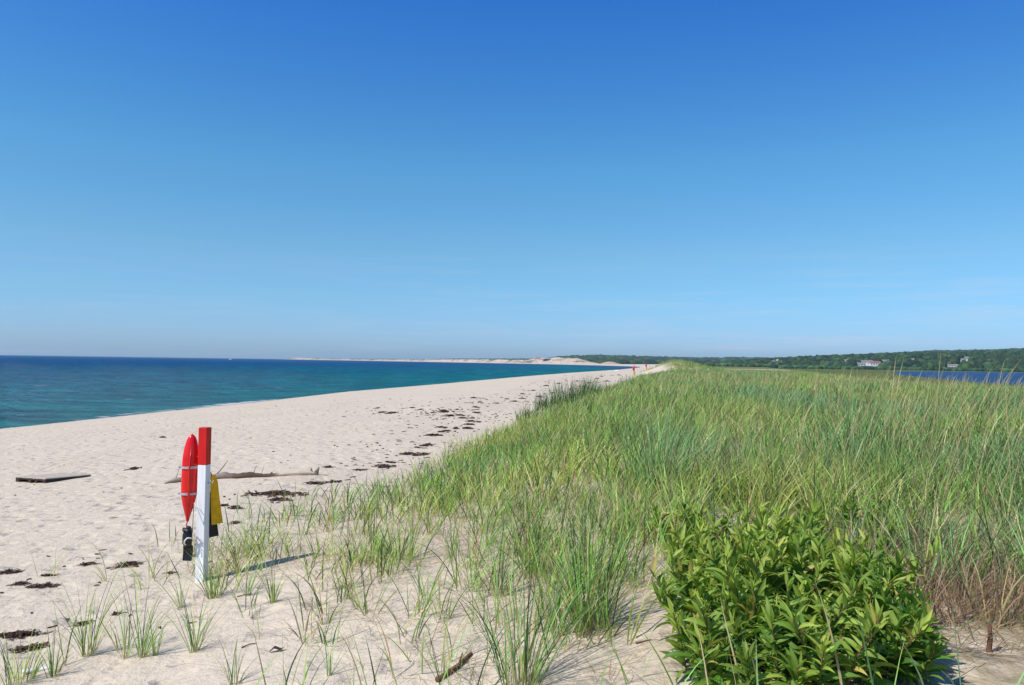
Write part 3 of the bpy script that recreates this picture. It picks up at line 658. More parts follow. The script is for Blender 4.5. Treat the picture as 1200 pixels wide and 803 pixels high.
# taller flowering stalks, leaning with the wind
def stalks(n, xa, xb, ya, yb, hh):
    x = xa + (xb - xa) * rg.random(n); y = ya + (yb - ya) * rg.random(n); ok = rg.random(n) < density(x, y); x, y = x[ok], y[ok]; n = len(x)
    c = np.array([.36, .31, .14])[None] * (.7 + .6 * rg.random((n, 1))); z = ground(x, y)
    V, F, cc = blades(np.stack([x, y, z], 1), 7, hh * (.75 + .45 * rg.random(n)), .0028 + .0003 * y, .15 * rg.random(n), rg.random(n) * 6.3, .25 * rg.random(n), .25 + .4 * rg.random(n), c, c, c, rg.random(n) * math.pi, rg)
    V = V.reshape(n, 8, 2, 3); mid = V.mean(2, keepdims=True); fac = np.array([1, 1, 1, 1, 1, 2.8, 3.6, 1.5])[None, :, None, None] ; V = mid + (V - mid) * fac
    push((V.reshape(-1, 3), F, cc))
stalks(420, 1.5, 10, 4.5, 11, .98); stalks(260, 4, 9, 6, 11, 1.2); stalks(700, 0, 20, 9, 30, .98); stalks(900, 8, 34, 28, 60, .9)
V = np.concatenate(gV); F = np.concatenate(gF); cc = np.concatenate(gC)
g = mesh_np('dune_grass', V, F, M_['grass'], col=cc); tag(g, 'dense windblown green and straw dune grass covering the dune', 'dune grass', None, 'stuff')
print('grass faces', len(F))
# rough grass and reeds on the low marsh behind the dune
rg = np.random.default_rng(19)
n = 60000; y = 30 * (1000 / 30.) ** rg.random(n); x = y * (.12 + .65 * rg.random(n))
ok = (x > east(y) + 6) & (sdist(POND, x, y) < -1); x, y = x[ok], y[ok]; n = len(x)
sc = .5 + y / 130; c = np.array([.20, .21, .07])[None] * (.7 + .6 * rg.random((n, 1))) * np.where(vnoise(x / 30, y / 40, 5) > .5, 1, .75)[:, None]
V, F, cc = blades(np.stack([x, y, ground(x, y) - .05], 1), 2, .45 + .5 * rg.random(n), .02 * sc * 2.5, .2 * rg.random(n), rg.random(n) * 6.3, .3 * rg.random(n), .3 * np.ones(n), c, c * 1.1, c, rg.random(n) * math.pi, rg)
g = mesh_np('marsh_grass', V, F, M_['grass'], col=cc); tag(g, 'olive marsh grass on the flat behind the dune', 'marsh grass', None, 'stuff')

# individual tufts standing by themselves
def tuft(px, py, nb, hpx, rad, patch, label, w=.0058, seed=0, lean=.34, curve=.6, dry=.14, group='separate grass tufts on the sand', wind=.12, name='grass_tuft', cat='grass tuft', seg=8, darken=1.0):
    x, y, z = at(px, py); h = hpx / FPX * y * 1.12; rg = np.random.default_rng(seed + int(px * 7 + py))
    V, F, cc = tuft_arrays(np.array([x]), np.array([y]), np.array([nb]), np.array([rad]), np.array([h]), np.array([w]), seg, rg, np.array([patch]), dry, lean, curve, wind)
    cc = cc * np.array([darken, min(1, darken * 1.15), darken]); V = V - np.array([x, y, z]); o = mesh_np(name, V, F, M_['grass'], col=cc); o.location = (x, y, z)
    return tag(o, label, cat, group)
T = [(104, 768, 30, 118, .045, .35, 'widest pale tuft on the bottom left sand, left of the pair leaning together'),
    (147, 772, 12, 95, .018, .55, 'narrow tuft leaning left beside the widest pale tuft on the bottom left'),
    (166, 770, 20, 128, .03, .45, 'tall upright tuft, taller half of the touching pair at bottom left'),
    (182, 768, 13, 62, .022, .3, 'short tuft touching the right side of the tall upright tuft'),
    (229, 764, 22, 88, .03, .55, 'lone fan shaped tuft on grey sand straight below the rescue post'),
    (62, 793, 16, 60, .03, .4, 'small forked tuft just right of the corner tuft at lower left'),
    (22, 800, 40, 72, .09, .3, 'bushy yellowed tuft in the lower left corner beside the dark seaweed'),
    (212, 712, 10, 60, .02, .5, 'thin see-through tuft on the sand just left below the rescue post'),
    (252, 700, 46, 70, .055, .3, 'bushy tuft growing against the right foot of the white post'),
    (290, 698, 16, 52, .025, .45, 'small upright tuft second to the right of the post foot'),
    (320, 706, 22, 60, .03, .4, 'small tuft third to the right of the post foot, above the long shadowed hollow'),
    (386, 792, 9, 70, .015, .6, 'sparse tuft with few blades near the bottom edge, left of the brown stick'),
    (275, 803, 14, 70, .03, .65, 'dark thin tuft rising from the bottom edge below the lone fan shaped tuft'),
    (76, 780, 5, 92, .012, .4, 'single tall thin stalks between the corner tuft and the widest tuft'),
    (690, 738, 150, 160, .11, .5, 'largest thick dark green tuft on the middle sand, its foot brown'),
    (612, 806, 95, 205, .10, .62, 'tall blue green tuft at the bottom edge right of the brown stick'),
    (745, 690, 14, 75, .03, .6, 'small thin tuft on bare sand right of the largest thick tuft'),
    (652, 745, 26, 120, .04, .45, 'slim tuft with rusty base left of the largest thick tuft'),
    (768, 582, 150, 130, .16, .85, 'tall dark green tuft on the bare patch above the leafy bush'),
    (1000, 562, 130, 120, .16, .9, 'tall dark blue green tuft behind the leafy bush on the right')]
for i, (px, py, nb, hp, rd, pt, lb) in enumerate(T): tuft(px, py, nb if nb > 90 else int(nb * 1.5), hp, rd, pt, lb, seed=i, w=.0075 if nb > 100 else .0056, wind=.02 if 'leaning left' in lb else .10)
for px, py, nb, hp, rd, lb in [(641, 480, 170, 23, .6, 'dark reedy clump at the outer dune edge, leftmost of the dark clumps'), (668, 478, 420, 36, .9, 'biggest dark green clump at the dune edge above the beach'),
        (689, 474, 200, 34, .35, 'narrow dark clump just right of the biggest dark one at the dune edge'), (738, 452, 170, 14, .9, 'small dark clump at the dune edge below the far lifeguard post'), (715, 463, 150, 17, .7, 'low dark clump between the biggest one and the far lifeguard post'), (618, 494, 120, 20, .4, 'short dark clump where the dune grass meets the wrack on the beach')]:
    tuft(px, py, nb, hp, rd, 1.0, lb, w=.024, lean=.25, curve=.35, dry=.03, group='dark reedy clumps along the dune edge', name='reed_clump', cat='reed clump', seg=4, darken=.42)

# ------------------------------------------------------------------ goldenrod
def leaf_template(nl=7):
    t = np.linspace(0, 1, nl); w = np.sin(math.pi * np.clip(t, .0, 1) ** .72) ** .9 * .5; w[0] = .06; w[-1] = .01
    V = []
    for i in range(nl):
        for sdx in (-1, 0, 1): V.append((sdx * w[i], t[i], abs(sdx) * w[i] * .38))
    return np.array(V), grid_faces(nl, 3), t
LT, LF, LTt = leaf_template()
def goldenrod(name, stems, label, seed):
    """stems: list of (x, y, height, leanx, leany)"""
    rg = np.random.default_rng(seed); x0 = np.mean([s[0] for s in stems]); y0 = np.mean([s[1] for s in stems]); z0 = gz(x0, y0)
    root = empty(name, (x0, y0, z0), 0, label, 'leafy plant', 'leafy green plants on the dune')
    SV, SF, SC = [], [], []; cnt = 0; st = MB()
    for (x, y, h, lx, ly) in stems:
        z = gz(x, y); npt = 6; tt = np.linspace(0, 1, npt)
        P = np.stack([x - x0 + lx * tt ** 1.4 * h, y - y0 + ly * tt ** 1.4 * h, z - z0 + h * tt], 1)
        if len(root.children) < 98: MB().sweep(P, np.interp(tt, [0, 1], [.0042, .0022]), 5).build('stem', M_['stick'], root)
        else: st.sweep(P, np.interp(tt, [0, 1], [.0042, .0022]), 5)
        nl = int(24 + h * 46); ph = rg.random() * 6
        yel = rg.random() * .75 + .55 * math.exp(-((x - 1.25) / .35) ** 2 - ((y - 4.5) / .4) ** 2)
        for q in range(nl):
            s = (q + .5) / nl; a = ph + q * 2.4 + 1.5 * (rg.random() - .5); p = np.array([np.interp(s * .92 + .08, tt, P[:, k]) for k in range(3)])
            ln = (.125 * (1 - .30 * s) if s < .82 else .08) * (.6 + .75 * rg.random()) * (1.1 if s < .8 else 1); wd = ln * (.175 + .085 * rg.random())
            el = .45 + .85 * s ** 1.2 + 1.0 * (rg.random() - .5)          # upright at the top
            bend = .9 * (.3 + rg.random()) * (1 if s < .85 else .4)
            V = LT * np.array([wd, ln, wd])
            tq = LT[:, 1]; ang = el - bend * tq ** 1.5
            yy = np.interp(tq, LTt, np.cumsum(np.concatenate([[0], np.diff(LTt) * np.cos(el - bend * LTt[1:] ** 1.5)]))) * ln
            zz = np.interp(tq, LTt, np.cumsum(np.concatenate([[0], np.diff(LTt) * np.sin(el - bend * LTt[1:] ** 1.5)]))) * ln
            V = np.stack([V[:, 0], yy - V[:, 2] * np.sin(ang), zz + V[:, 2] * np.cos(ang)], 1)
            rl = (rg.random() - .5) * 2.0; cr_, sr_ = math.cos(rl), math.sin(rl); V = np.stack([V[:, 0] * cr_ - V[:, 2] * sr_ * .6, V[:, 1], V[:, 2] + V[:, 0] * sr_], 1)
            ca, sa = math.cos(a), math.sin(a); V = np.stack([V[:, 0] * ca + V[:, 1] * sa, -V[:, 0] * sa + V[:, 1] * ca, V[:, 2]], 1) + p
            g1 = np.array([.048, .145, .016]); g2 = np.array([.42, .49, .085]); m = np.clip(.16 + (.85 * s ** 2.2) * yel + .45 * (rg.random() - .4), 0, 1)
            c = g1 * (1 - m) + g2 * m
            if rg.random() < .03: c = np.array([.38, .31, .08])
            c = np.repeat(c[None], len(V), 0) * (.8 + .4 * rg.random()); c[1::3] *= 1.25; 
            if rg.random() < .25: c[-3:] = (.35, .17, .06)
            SV.append(V); SF.append(LF + cnt); SC.append(c); cnt += len(V)
    o = mesh_np('foliage', np.concatenate(SV), np.concatenate(SF), M_['leaf'], col=np.concatenate(SC), smooth=True, parent=root); o['kind'] = 'stuff'
    if st.n: st.build('further_stems', M_['stick'], root)['kind'] = 'stuff'
    return root
stems = []; rg = np.random.default_rng(5)
while len(stems) < 215:
    u, v = rg.uniform(-1, 1), rg.uniform(-1, 1); q = (abs(u) ** 3 + abs(v) ** 3 + .12 * math.sin(5 * math.atan2(v, u)))
    if q > 1: continue
    q = math.hypot(u, v) / 1.15
    x = BX + .50 * u + .13 * v; y = BY + .92 * v
    h = (.45 - .15 * min(q, 1) ** 2) * (.50 + .68 * rg.random()); stems.append((x + .03 * rg.normal(), y + .03 * rg.normal(), h, .5 * u * min(q, 1) + .15 * rg.normal(), .45 * v * min(q, 1) + .15 * rg.normal()))
goldenrod('leafy_bush', stems, 'dense bright green leafy bush in the right foreground', 1)
def small(px, py, n, sp, h, label, seed):
    x, y, z = at(px, py); rg = np.random.default_rng(seed); ss = []
    for _ in range(n):
        a, q = rg.random() * 6.283, math.sqrt(rg.random()); ss.append((x + sp * q * math.cos(a), y + sp * q * math.sin(a), h * (.7 + .5 * rg.random()), .6 * q * math.cos(a), .6 * q * math.sin(a)))
    goldenrod('leafy_plant', ss, label, seed)
small(1062, 792, 6, .10, .20, 'small leafy sprig sprawling on sand at the lower right of the big bush', 11)
small(805, 640, 8, .22, .26, 'loose leafy shoots at the upper left edge of the big bush', 12)
small(1000, 640, 9, .30, .26, 'leafy shoots mixed with grass behind the right side of the big bush', 13)
small(850, 590, 5, .2, .24, 'few pale leafy shoots in the grass just above the big bush', 14)

# ------------------------------------------------------------------ rescue post and what hangs on it
PX, PYY, PZ = at(236, 681)
vd = np.array([PX, PYY]) / math.hypot(PX, PYY); ev = np.array([vd[1], -vd[0]])       # to the right as seen from the path
def facing(rz_extra=0): return math.atan2(ev[1], ev[0]) + rz_extra
sc_ = math.hypot(PX, PYY) / FPX * (PYY / math.hypot(PX, PYY)) * .985
def rescue_set(x, y, z, rz, labels, group, dupe=None, front=False):
    if dupe:
        outs = []
        for s_o, (lb, dx, dy, dz) in zip(dupe, labels):
            c = copy_thing(s_o); c.location = (x + dx, y + dy, z + dz); c['label'] = lb; outs.append(c)
        return outs
# post: 9 cm square, 1.3 m above the sand
post = empty('rescue_post', (PX, PYY, PZ), R(-9) + .0, 'near white wooden post with red painted top, standing in the sand', 'post', 'lifeguard equipment posts along the beach')
PH = (682 - 501) * sc_ ; RT = PH - (545 - 501) * sc_; W = .086
MB().box((0, 0, (RT - .5) / 2), (W, W, RT + .5)).build('post_body', M_['white'], post, .004)
MB().box((0, 0, (RT + PH) / 2 + .0), (W + .002, W + .002, PH - RT)).build('painted_top', M_['red'], post, .004)
MB().sweep([(W / 2 - .01, 0, RT - .18), (W / 2 + .05, 0, RT - .17), (W / 2 + .06, 0, RT - .15)], .006, 6).build('hook', M_['grey'], post)
MB().sweep([(-W / 2 + .01, 0, RT + .07), (-W / 2 - .05, 0, RT + .08), (-W / 2 - .055, 0, RT + .10)], .006, 6).build('hook', M_['grey'], post)
def loc(px, py, back=0.0):
    """a point beside the post: px, py read on the photograph at the post's distance"""
    dx = (px - 236) * sc_; return np.array([PX + ev[0] * dx + vd[0] * back, PYY + ev[1] * dx + vd[1] * back, PZ + (681 - py) * sc_])
# red torpedo buoy
b0 = loc(219.0, 612, .075); buoy = empty('rescue_buoy', b0, facing(), 'large glossy red rescue buoy with two grey bands, left of the near post', 'rescue buoy', 'red rescue buoys on posts')
HL = 104 * sc_; prof = []; FAT = 1.13
for t, r_w in [(0, .008), (.012, .013), (.04, .015), (.10, .028), (.20, .049), (.29, .062), (.42, .068), (.62, .069), (.74, .066), (.84, .058), (.91, .046), (.955, .033), (.985, .017), (1, .001)]: prof.append((r_w * FAT, t * HL))
prof = np.array(prof); zz = np.linspace(0, HL, 46); rr = np.interp(zz, prof[:, 1], prof[:, 0])
tilt = Matrix.Rotation(R(1.6), 3, 'Y')
hb = MB().lathe(np.stack([rr, zz], 1), 28, 1.0, .82, tilt)
hb.sweep([(.012, -.052, HL * .18), (.006, -.066, HL * .3), (.006, -.068, HL * .6), (.02, -.050, HL * .86)], [.003, .010, .010, .003], 8)
hb.build('hull', M_['redplastic'], buoy, smooth=True)
for k_, py in enumerate((547.5, 578.5)):
    z = (612 - py) * sc_; rw = np.interp(z, prof[:, 1], prof[:, 0])
    x0 = z * math.tan(R(1.6)); m = MB().lathe([(rw + .001, z - .011), (rw + .007, z - .010), (rw + .007, z + .010), (rw + .001, z + .011)], 28, 1.06, .86, None, (x0, 0, 0))
    m.build('band', M_['grey'], buoy, smooth=False)
    MB().sweep([(x0 - rw, -.01, z), (x0 - rw - .022, -.012, z + .004), (x0 - rw - .026, .03, z)], .009, 6).build('grip', M_['grey'], buoy)
MB().sweep([(0, 0, .01), (-.008, 0, -.03), (-.004, -.01, -.06), (.02, -.01, -.075)], .006, 6).build('tow_cord', M_['redrope'], buoy, smooth=True)
MB().sweep([(.045, .0, HL * .4), (.052, -.01, .10), (.050, -.01, 0), (.048, -.02, -.10), (.03, -.02, -.2)], .011, 6, (1, .3)).build('strap', M_['black'], buoy)
def fin(name, base, rz, label, mat, length, wtop, wbot, pocket, rot=0.0, group='swim fins hanging on the posts', rope=False):
    root = empty(name, base, rz, label, 'swim fin', group)
    root.rotation_euler = (0, rot, rz)
    n = 14; t = np.linspace(0, 1, n); z = -t * length; wd = np.interp(t, [0, .12, 1], [wtop * .55, wtop, wbot]) / 2
    th = np.interp(t, [0, 1], [.016, .006]); V = []
    for i in range(n):
        cv = .018 * math.sin(t[i] * 3.0)
        ed = .012 if .1 < t[i] < .97 else .004
        V += [(-wd[i], cv - ed, z[i]), (-wd[i] * .86, cv - th[i] / 2, z[i]), (wd[i] * .86, cv - th[i] / 2, z[i]), (wd[i], cv - ed, z[i]), (wd[i], cv + ed, z[i]), (wd[i] * .86, cv + th[i] / 2, z[i]), (-wd[i] * .86, cv + th[i] / 2, z[i]), (-wd[i], cv + ed, z[i])]
    m = MB().add(V, grid_faces(n, 8, True)); e = (n - 1) * 8; m.add([V[i] for i in range(8)], [(0, 1, 6, 7), (1, 2, 5, 6), (2, 3, 4, 5)]); m.add(V[e:], [(7, 6, 1, 0), (6, 5, 2, 1), (5, 4, 3, 2)])
    m.build('blade', M_[mat], root)
    if pocket:
        p = MB().sweep([(0, 0, -.02), (0, -.035, .02), (.0, -.04, .09), (0, -.03, .15), (0, -.015, .17)], [wtop * .40, wtop * .50, wtop * .52, wtop * .40, wtop * .2], 14, (1, .75)); p.build('foot_pocket', M_['black'], root, smooth=True)
        MB().sweep([(-wtop * .45, -.05, .13), (-wtop * .3, -.10, .17), (wtop * .3, -.10, .17), (wtop * .45, -.05, .13)], .007, 6).build('heel_strap', M_['black'], root, smooth=True)
    return root
fy_ = fin('swim_fin', loc(246.8, 558, .06), facing(.25), 'yellow swim fin blade hanging behind the right side of the near post', 'yellow', 59 * sc_, 8 * sc_, 12.8 * sc_, False, R(-5.5))
MB().sweep([(-.02, 0, -.01), (-.03, -.02, .03), (-.045, -.03, .035)], .006, 6).build('loop', M_['redrope'], fy_)
fb_ = fin('swim_fin', loc(244.3, 578, .10), facing(.35), 'black swim fin blade hanging below and behind the yellow one on the near post', 'black', 55 * sc_, 8 * sc_, 11 * sc_, False, R(-5))
fl_ = fin('swim_fin', loc(220.5, 637, .03), facing(-.3), 'black swim fin with foot pocket and white strap, dangling under the red buoy', 'black', 20 * sc_, 11 * sc_, 10 * sc_, True, R(3))
MB().sweep([(.055, -.06, .07), (.015, -.085, .075), (-.008, -.085, .05), (-.010, -.08, .02), (.0, -.07, .005)], .0075, 6, smooth if False else (1, 1)).build('buckle_strap', M_['rope'], fl_, smooth=True)
hk = MB(); 
p1 = loc(229, 592, -.075) ; p2 = loc(245.5, 636, -.03); p3 = loc(240, 655, -.06)
rp_ = empty('rope', p1, 0, 'thin white rope slung diagonally across the face of the near post', 'rope')
MB().sweep(np.array([loc(226, 588, -.04) - p1, p1 - p1, (p1 + p2) / 2 - p1 + np.array([0, 0, -.008]), p2 - p1, loc(247, 640, 0) - p1]), .0035, 6).build('rope_strand', M_['rope'], rp_)
# pink cord tangle by the black fin
q = loc(227, 628, -.06); m = MB(); rg = np.random.default_rng(2)
P = [np.array([.012 * math.sin(i * 1.9) + .006 * rg.random(), .01 * math.cos(i * 2.3), .05 - i * .012]) for i in range(15)]
m.sweep(P, .003, 5); o = m.build('cord', pmat('pink_cord', (.62, .38, .38), .8)); o.location = q; tag(o, 'pale pink knotted cord hanging between the black fin and the post', 'cord')

# two more posts down the beach
for (px, py, lbp, lbb, lbf) in [(743.0, 444.6, 'nearer of the two far lifeguard posts, at the dune edge', 'red rescue buoy on the nearer far lifeguard post', 'yellow fin blade hanging on the nearer far lifeguard post'),
        (757.5, 437.6, 'farthest lifeguard post down the beach by the bare dune face', 'red rescue buoy on the farthest lifeguard post', 'yellow fin blade hanging on the farthest lifeguard post')]:
    x, y, z = at(px, py)
    c = copy_thing(post); c.location = (x, y, z); c['label'] = lbp; c.scale = (1.25, 1.25, 1.12 if px < 750 else 1.0)
    c = copy_thing(buoy); c.location = (x - .10, y - .14, z + 1.02); c['label'] = lbb; c.scale = (1.9, 1.9, .62)
    c = copy_thing(fy_); c.location = (x + .03, y - .15, z + .92); c.rotation_euler = (0, 0, 0); c['label'] = lbf; c.scale = (3.0, 2.0, .95)

# ------------------------------------------------------------------ pallet, driftwood, sticks
x, y, z = at(53, 566.5)
pal = empty('wooden_pallet', (x, y, z - .01), R(63), 'weathered wooden pallet lying on the sand at far left', 'pallet')
LU, LVV, HT = 1.0, 1.02, .088            # along local x (to the right corner) and y (to the left corner)
pal.rotation_euler = (R(-2.2), R(2.2), R(63))
for i in range(9):
    yy = (i + .5) / 9 * LVV
    MB().box((LU / 2, yy, HT + .010 + (.004 if i % 3 == 1 else 0)), (LU, LVV / 9 - .012, .02)).build('plank', M_['pale'], pal, .002)
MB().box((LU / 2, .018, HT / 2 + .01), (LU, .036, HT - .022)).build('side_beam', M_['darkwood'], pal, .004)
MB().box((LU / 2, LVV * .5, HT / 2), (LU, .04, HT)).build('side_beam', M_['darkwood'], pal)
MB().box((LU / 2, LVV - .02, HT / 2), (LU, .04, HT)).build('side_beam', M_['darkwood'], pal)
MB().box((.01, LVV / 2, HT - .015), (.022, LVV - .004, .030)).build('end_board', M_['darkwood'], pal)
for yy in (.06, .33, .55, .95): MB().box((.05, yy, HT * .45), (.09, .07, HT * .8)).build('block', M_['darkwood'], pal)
# driftwood log
A = np.array(at(193, 567)); Bq = np.array(at(375, 556))
t = np.linspace(0, 1, 52); P = A[None] + (Bq - A)[None] * t[:, None]
P[:, 1] += .12 * np.sin(t * 5) + .04 * fbm(t * 9, t * 0, 3); 
rad = np.interp(t, [0, .05, .2, .36, .5, .62, .72, .95, 1], [.02, .05, .068, .092, .10, .070, .050, .04, .02]) * (1 + .40 * fbm(t * 17, t * 0 + 2, 9))
P[:, 2] = ground(P[:, 0], P[:, 1]) + rad * .55 + .02 * np.sin(t * 9)
log = empty('driftwood_log', P[0], 0, 'long grey and brown driftwood log lying on the beach behind the near post', 'driftwood')
tr = MB().sweep(P - P[0], rad * .74, 12).build('trunk', leaf_mat('driftwood_trunk', 0, .85, .15), log, smooth=True)
vv = np.array([v.co[:] for v in tr.data.vertices]); tv = vv[:, 0] / (P[-1] - P[0])[0]
dk = np.clip(smr(tv, .34, .46) * (1 - smr(tv, .68, .74)) + .5 * fbm(tv * 18, vv[:, 2] * 25, 3) , 0, 1)[:, None]
pa = smr(tv, .70, .76)[:, None]; lc = (np.array([.27, .21, .175]) * (1 - pa) + np.array([.56, .46, .35]) * pa) * (1 - dk) + np.array([.10, .06, .045]) * dk
ca_ = tr.data.attributes.new('col', 'FLOAT_COLOR', 'POINT'); ca_.data.foreach_set('color', np.hstack([lc, np.ones((len(lc), 1))]).astype(np.float32).ravel())
def branch(tt, dpx, dpy, r0):
    i = int(tt * 51); p = P[i] - P[0]; s = P[i][1] / FPX
    MB().sweep([p, p + np.array([dpx * s * .5, .02, -dpy * s * .42]), p + np.array([dpx * s, .05, -dpy * s])], [r0, r0 * .7, r0 * .3], 6).build('branch', M_['log'], log)
branch(.30, 15, -19, .016); branch(.06, 5, -20, .007); branch(.55, 4, -12, .008); branch(.62, 3, -13, .006); branch(.985, 3, -7, .05); branch(.97, -3, -6, .03); branch(.68, 3, -4, .03); branch(.18, 6, -9, .01)
# brown stick lying among the tufts
a = at(512, 800); b = at(552, 768); P2 = np.array([a, ((a[0] + b[0]) / 2 + .02, (a[1] + b[1]) / 2, (a[2] + b[2]) / 2 + .005), b]); P2[:, 2] += .012
stk = MB().sweep(P2, [.014, .012, .010], 8); stk.sweep([P2[1], P2[1] + (.02, .05, .05)], .005, 5); o = stk.build('stick', M_['stick']); tag(o, 'reddish brown stick half buried in the sand at the bottom centre', 'stick')
a = at(1158, 795); MB_ = MB().sweep([(0, 0, -.02), (.01, .0, .06), (.012, .01, .13)], [.013, .011, .008], 8); o = MB_.build('dead_stalk', M_['stick']); o.location = at(1158, 764); tag(o, 'thick upright dead brown stem on the sand at the lower right', 'driftwood')  # a dead plant stalk standing in the sand, not driftwood
for (px, py, dx, dy, lb) in [(843 - 565, 700, .14, .05, 'thin dark twig lying on the sand below the tufts right of the post'), (283, 760, .10, .08, 'short dark twig on grey sand near the bottom edge'), (745, 755, .16, .03, 'short red brown twig on bare sand left of the leafy bush')]:
    p = np.array(at(px, py)); o = MB().sweep([(0, 0, .006), (dx * .5, dy * .4, .02), (dx, dy, .008)], [.005, .004, .002], 6).build('twig', M_['stick']); o.location = p; tag(o, lb, 'twig')
o = MB().sweep([(0, 0, .01), (.03, .005, .035), (.07, .01, .02), (.09, .02, .03)], [.008, .02, .018, .003], 8, (1, .3)).build('dead_leaf', M_['weed'], smooth=True); o.location = at(316, 765); tag(o, 'curled dark dead leaf on the sand near the bottom, right of the lone tuft', 'dead leaf')
o = MB().box((0, 0, .012), (.16, .05, .015), Matrix.Rotation(.5, 3, 'Z')).build('driftwood_chip', M_['shell'], None, .005); o.location = at(42, 787); tag(o, 'pale bleached wood chip half hidden by the grass in the lower left corner', 'wood chip')

# ------------------------------------------------------------------ seaweed left by the tide
def weed(px, py, wpx, hpx, label, seed, group='clumps of dried seaweed on the beach'):
    x, y, z = at(px, py); rg = np.random.default_rng(seed)
    W_ = wpx / FPX * y / 2 * .86; D_ = max(hpx / FPX * y * y / max(EYE - z, .5) / 2 * .62, W_ * .2); D_ = min(D_, W_ * 1.0)
    near = y < 12; n = int(np.clip(260 * W_ * (2.2 if near else .8), 14, 240)); tw = (.0035 if near else .004 + .0004 * y)
    m = MB(); hmax = min(.028 if near else .022 + .0007 * y, W_ * .2 + .01)
    # low mound
    k = 26; a = np.arange(k) / k * 2 * math.pi; rr = 1 + .5 * fbm(np.cos(a) * 2 + seed, np.sin(a) * 2, seed, 3); V = [];
    for q, hh in ((1.0, -.02), (.82, .25), (.5, .8), (.2, 1.0)):
        vx = np.cos(a) * rr * q * W_ * .82; vy = np.sin(a) * rr * q * D_ * .82 + .25 * D_ * np.sin(vx / W_ * 2.5 + seed)
        V.append(np.stack([vx, vy, ground(x + vx, y + vy) - z + hmax * hh * (.5 + .9 * rg.random(k)) * np.clip(1.3 * fbm(vx / W_ * 2.2, vy / W_ * 4, seed + 5, 3) + .55, -.4, 1.2) + (0 if q < 1 else -.01)], 1))
    m.add(np.concatenate(V), grid_faces(4, k, True)); m.add(V[-1], [(0, i, i + 1, i + 1) for i in range(1, k - 1)])
    for _ in range(n):
        a0 = rg.random() * 6.283; q = rg.random() ** .6 * 1.12; sx, sy = math.cos(a0) * q * W_, math.sin(a0) * q * D_; sy += .25 * D_ * math.sin(sx / W_ * 2.5 + seed)
        az = rg.normal() * .7 + (0 if rg.random() < .5 else math.pi); pts = []; ln = (.03 + .06 * rg.random()) * (1 if near else 1.8)
        for s in range(4):
            pts.append((sx, sy, ground(np.array([x + sx]), np.array([y + sy]))[0] - z + hmax * max(0, 1 - q * q) * (.4 + .9 * rg.random()) + tw)); sx += math.cos(az) * ln / 3; sy += math.sin(az) * ln / 3; az += rg.normal() * .8
        m.sweep(pts, tw * (.6 + .8 * rg.random()), 4, (1.6, .5))
    o = m.build('seaweed_clump', M_['weed']); o.location = (x, y, z); return tag(o, label, 'seaweed', group)
for i, (px, py, w_, h_, lb) in enumerate([
    (149, 663, 36, 11, 'thick dark brown seaweed clump on open sand left of the near post'),
    (49, 688, 40, 8, 'long flat seaweed strip, lower one at the left edge of the picture'),
    (24, 685, 20, 5, 'small seaweed piece at the left tip of the lower long strip'),
    (10, 671, 30, 7, 'seaweed clump touching the left picture edge, above the long flat strip'),
    (22, 745, 62, 14, 'large dark seaweed clump behind the yellowed corner tuft'),
    (34, 761, 40, 12, 'seaweed clump directly below the large dark one near the lower left corner'),
    (322, 579, 76, 8, 'longest streaky seaweed clump on the beach right of the near post'),
    (328, 586.5, 30, 4, 'narrow seaweed strip just below the longest streaky clump'),
    (276, 596, 18, 4, 'small dark seaweed lump right of the yellow fin'),
    (262, 593, 12, 3, 'tiny seaweed scrap touching the yellow fin in view'),
    (277, 613, 12, 4, 'small seaweed scrap lower right of the yellow fin'),
    (368, 567, 24, 3.5, 'thin seaweed strip below the right end of the driftwood log'),
    (390, 565, 12, 3, 'small brown seaweed scrap right of the thin strip near the log end'),
    (385, 548, 9, 2.5, 'little brown seaweed scrap above the right end of the log'),
    (200, 672, 9, 4, 'dark seaweed scrap between the thick clump and the near post foot'),
    (102, 662, 16, 3, 'faint seaweed scrap left of the thick clump'),
    (56, 675, 14, 2.5, 'faint seaweed scrap above the lower long strip'),
    (137, 720, 10, 4, 'brown seaweed scrap caught among the paired tufts'),
    (98, 731, 14, 6, 'seaweed scrap caught in the widest pale tuft'),
    (228, 652, 10, 3, 'dark twiggy seaweed scrap near the left foot of the near post'),
    (157, 550, 13, 2.5, 'small seaweed scrap on open beach between the pallet and the near post'),
    (190, 513, 6, 2, 'tiny seaweed scrap on open beach upper left of the near post'),
    (451, 547, 25, 5, 'dark seaweed clump beside the first edge of the dune grass'),
    (477, 532.5, 17, 5.5, 'rounded dark seaweed lump with a tail running into the dune grass'),
    (493, 533.5, 20, 3.5, 'flat seaweed tail running into the dune grass'),
    (508, 510.5, 16, 5, 'dark thick seaweed clump at the foot of the scattered wrack line')]): weed(px, py, w_, h_, lb, i + 1)
far = [(135, 112, 5), (172, 142, 8), (230, 147, 16), (380, 110, 5), (855, 70, 4), (810, 40, 12), (595, 128, 7), (600, 140, 14), (690, 122, 5), (825, 105, 7), (825, 145, 10), (970, 78, 5), (1040, 48, 7), (1100, 65, 8), (1150, 45, 9), (640, 167, 14), (705, 162, 9), (735, 182, 9),
       (800, 182, 6), (785, 205, 9), (845, 210, 6), (775, 228, 12), (580, 247, 9), (685, 257, 8), (765, 255, 15), (620, 273, 10), (575, 280, 6), (500, 370, 9), (420, 390, 6), (460, 378, 5), (222, 493, 6), (10, 547, 7), (440, 122, 4), (530, 145, 3)]
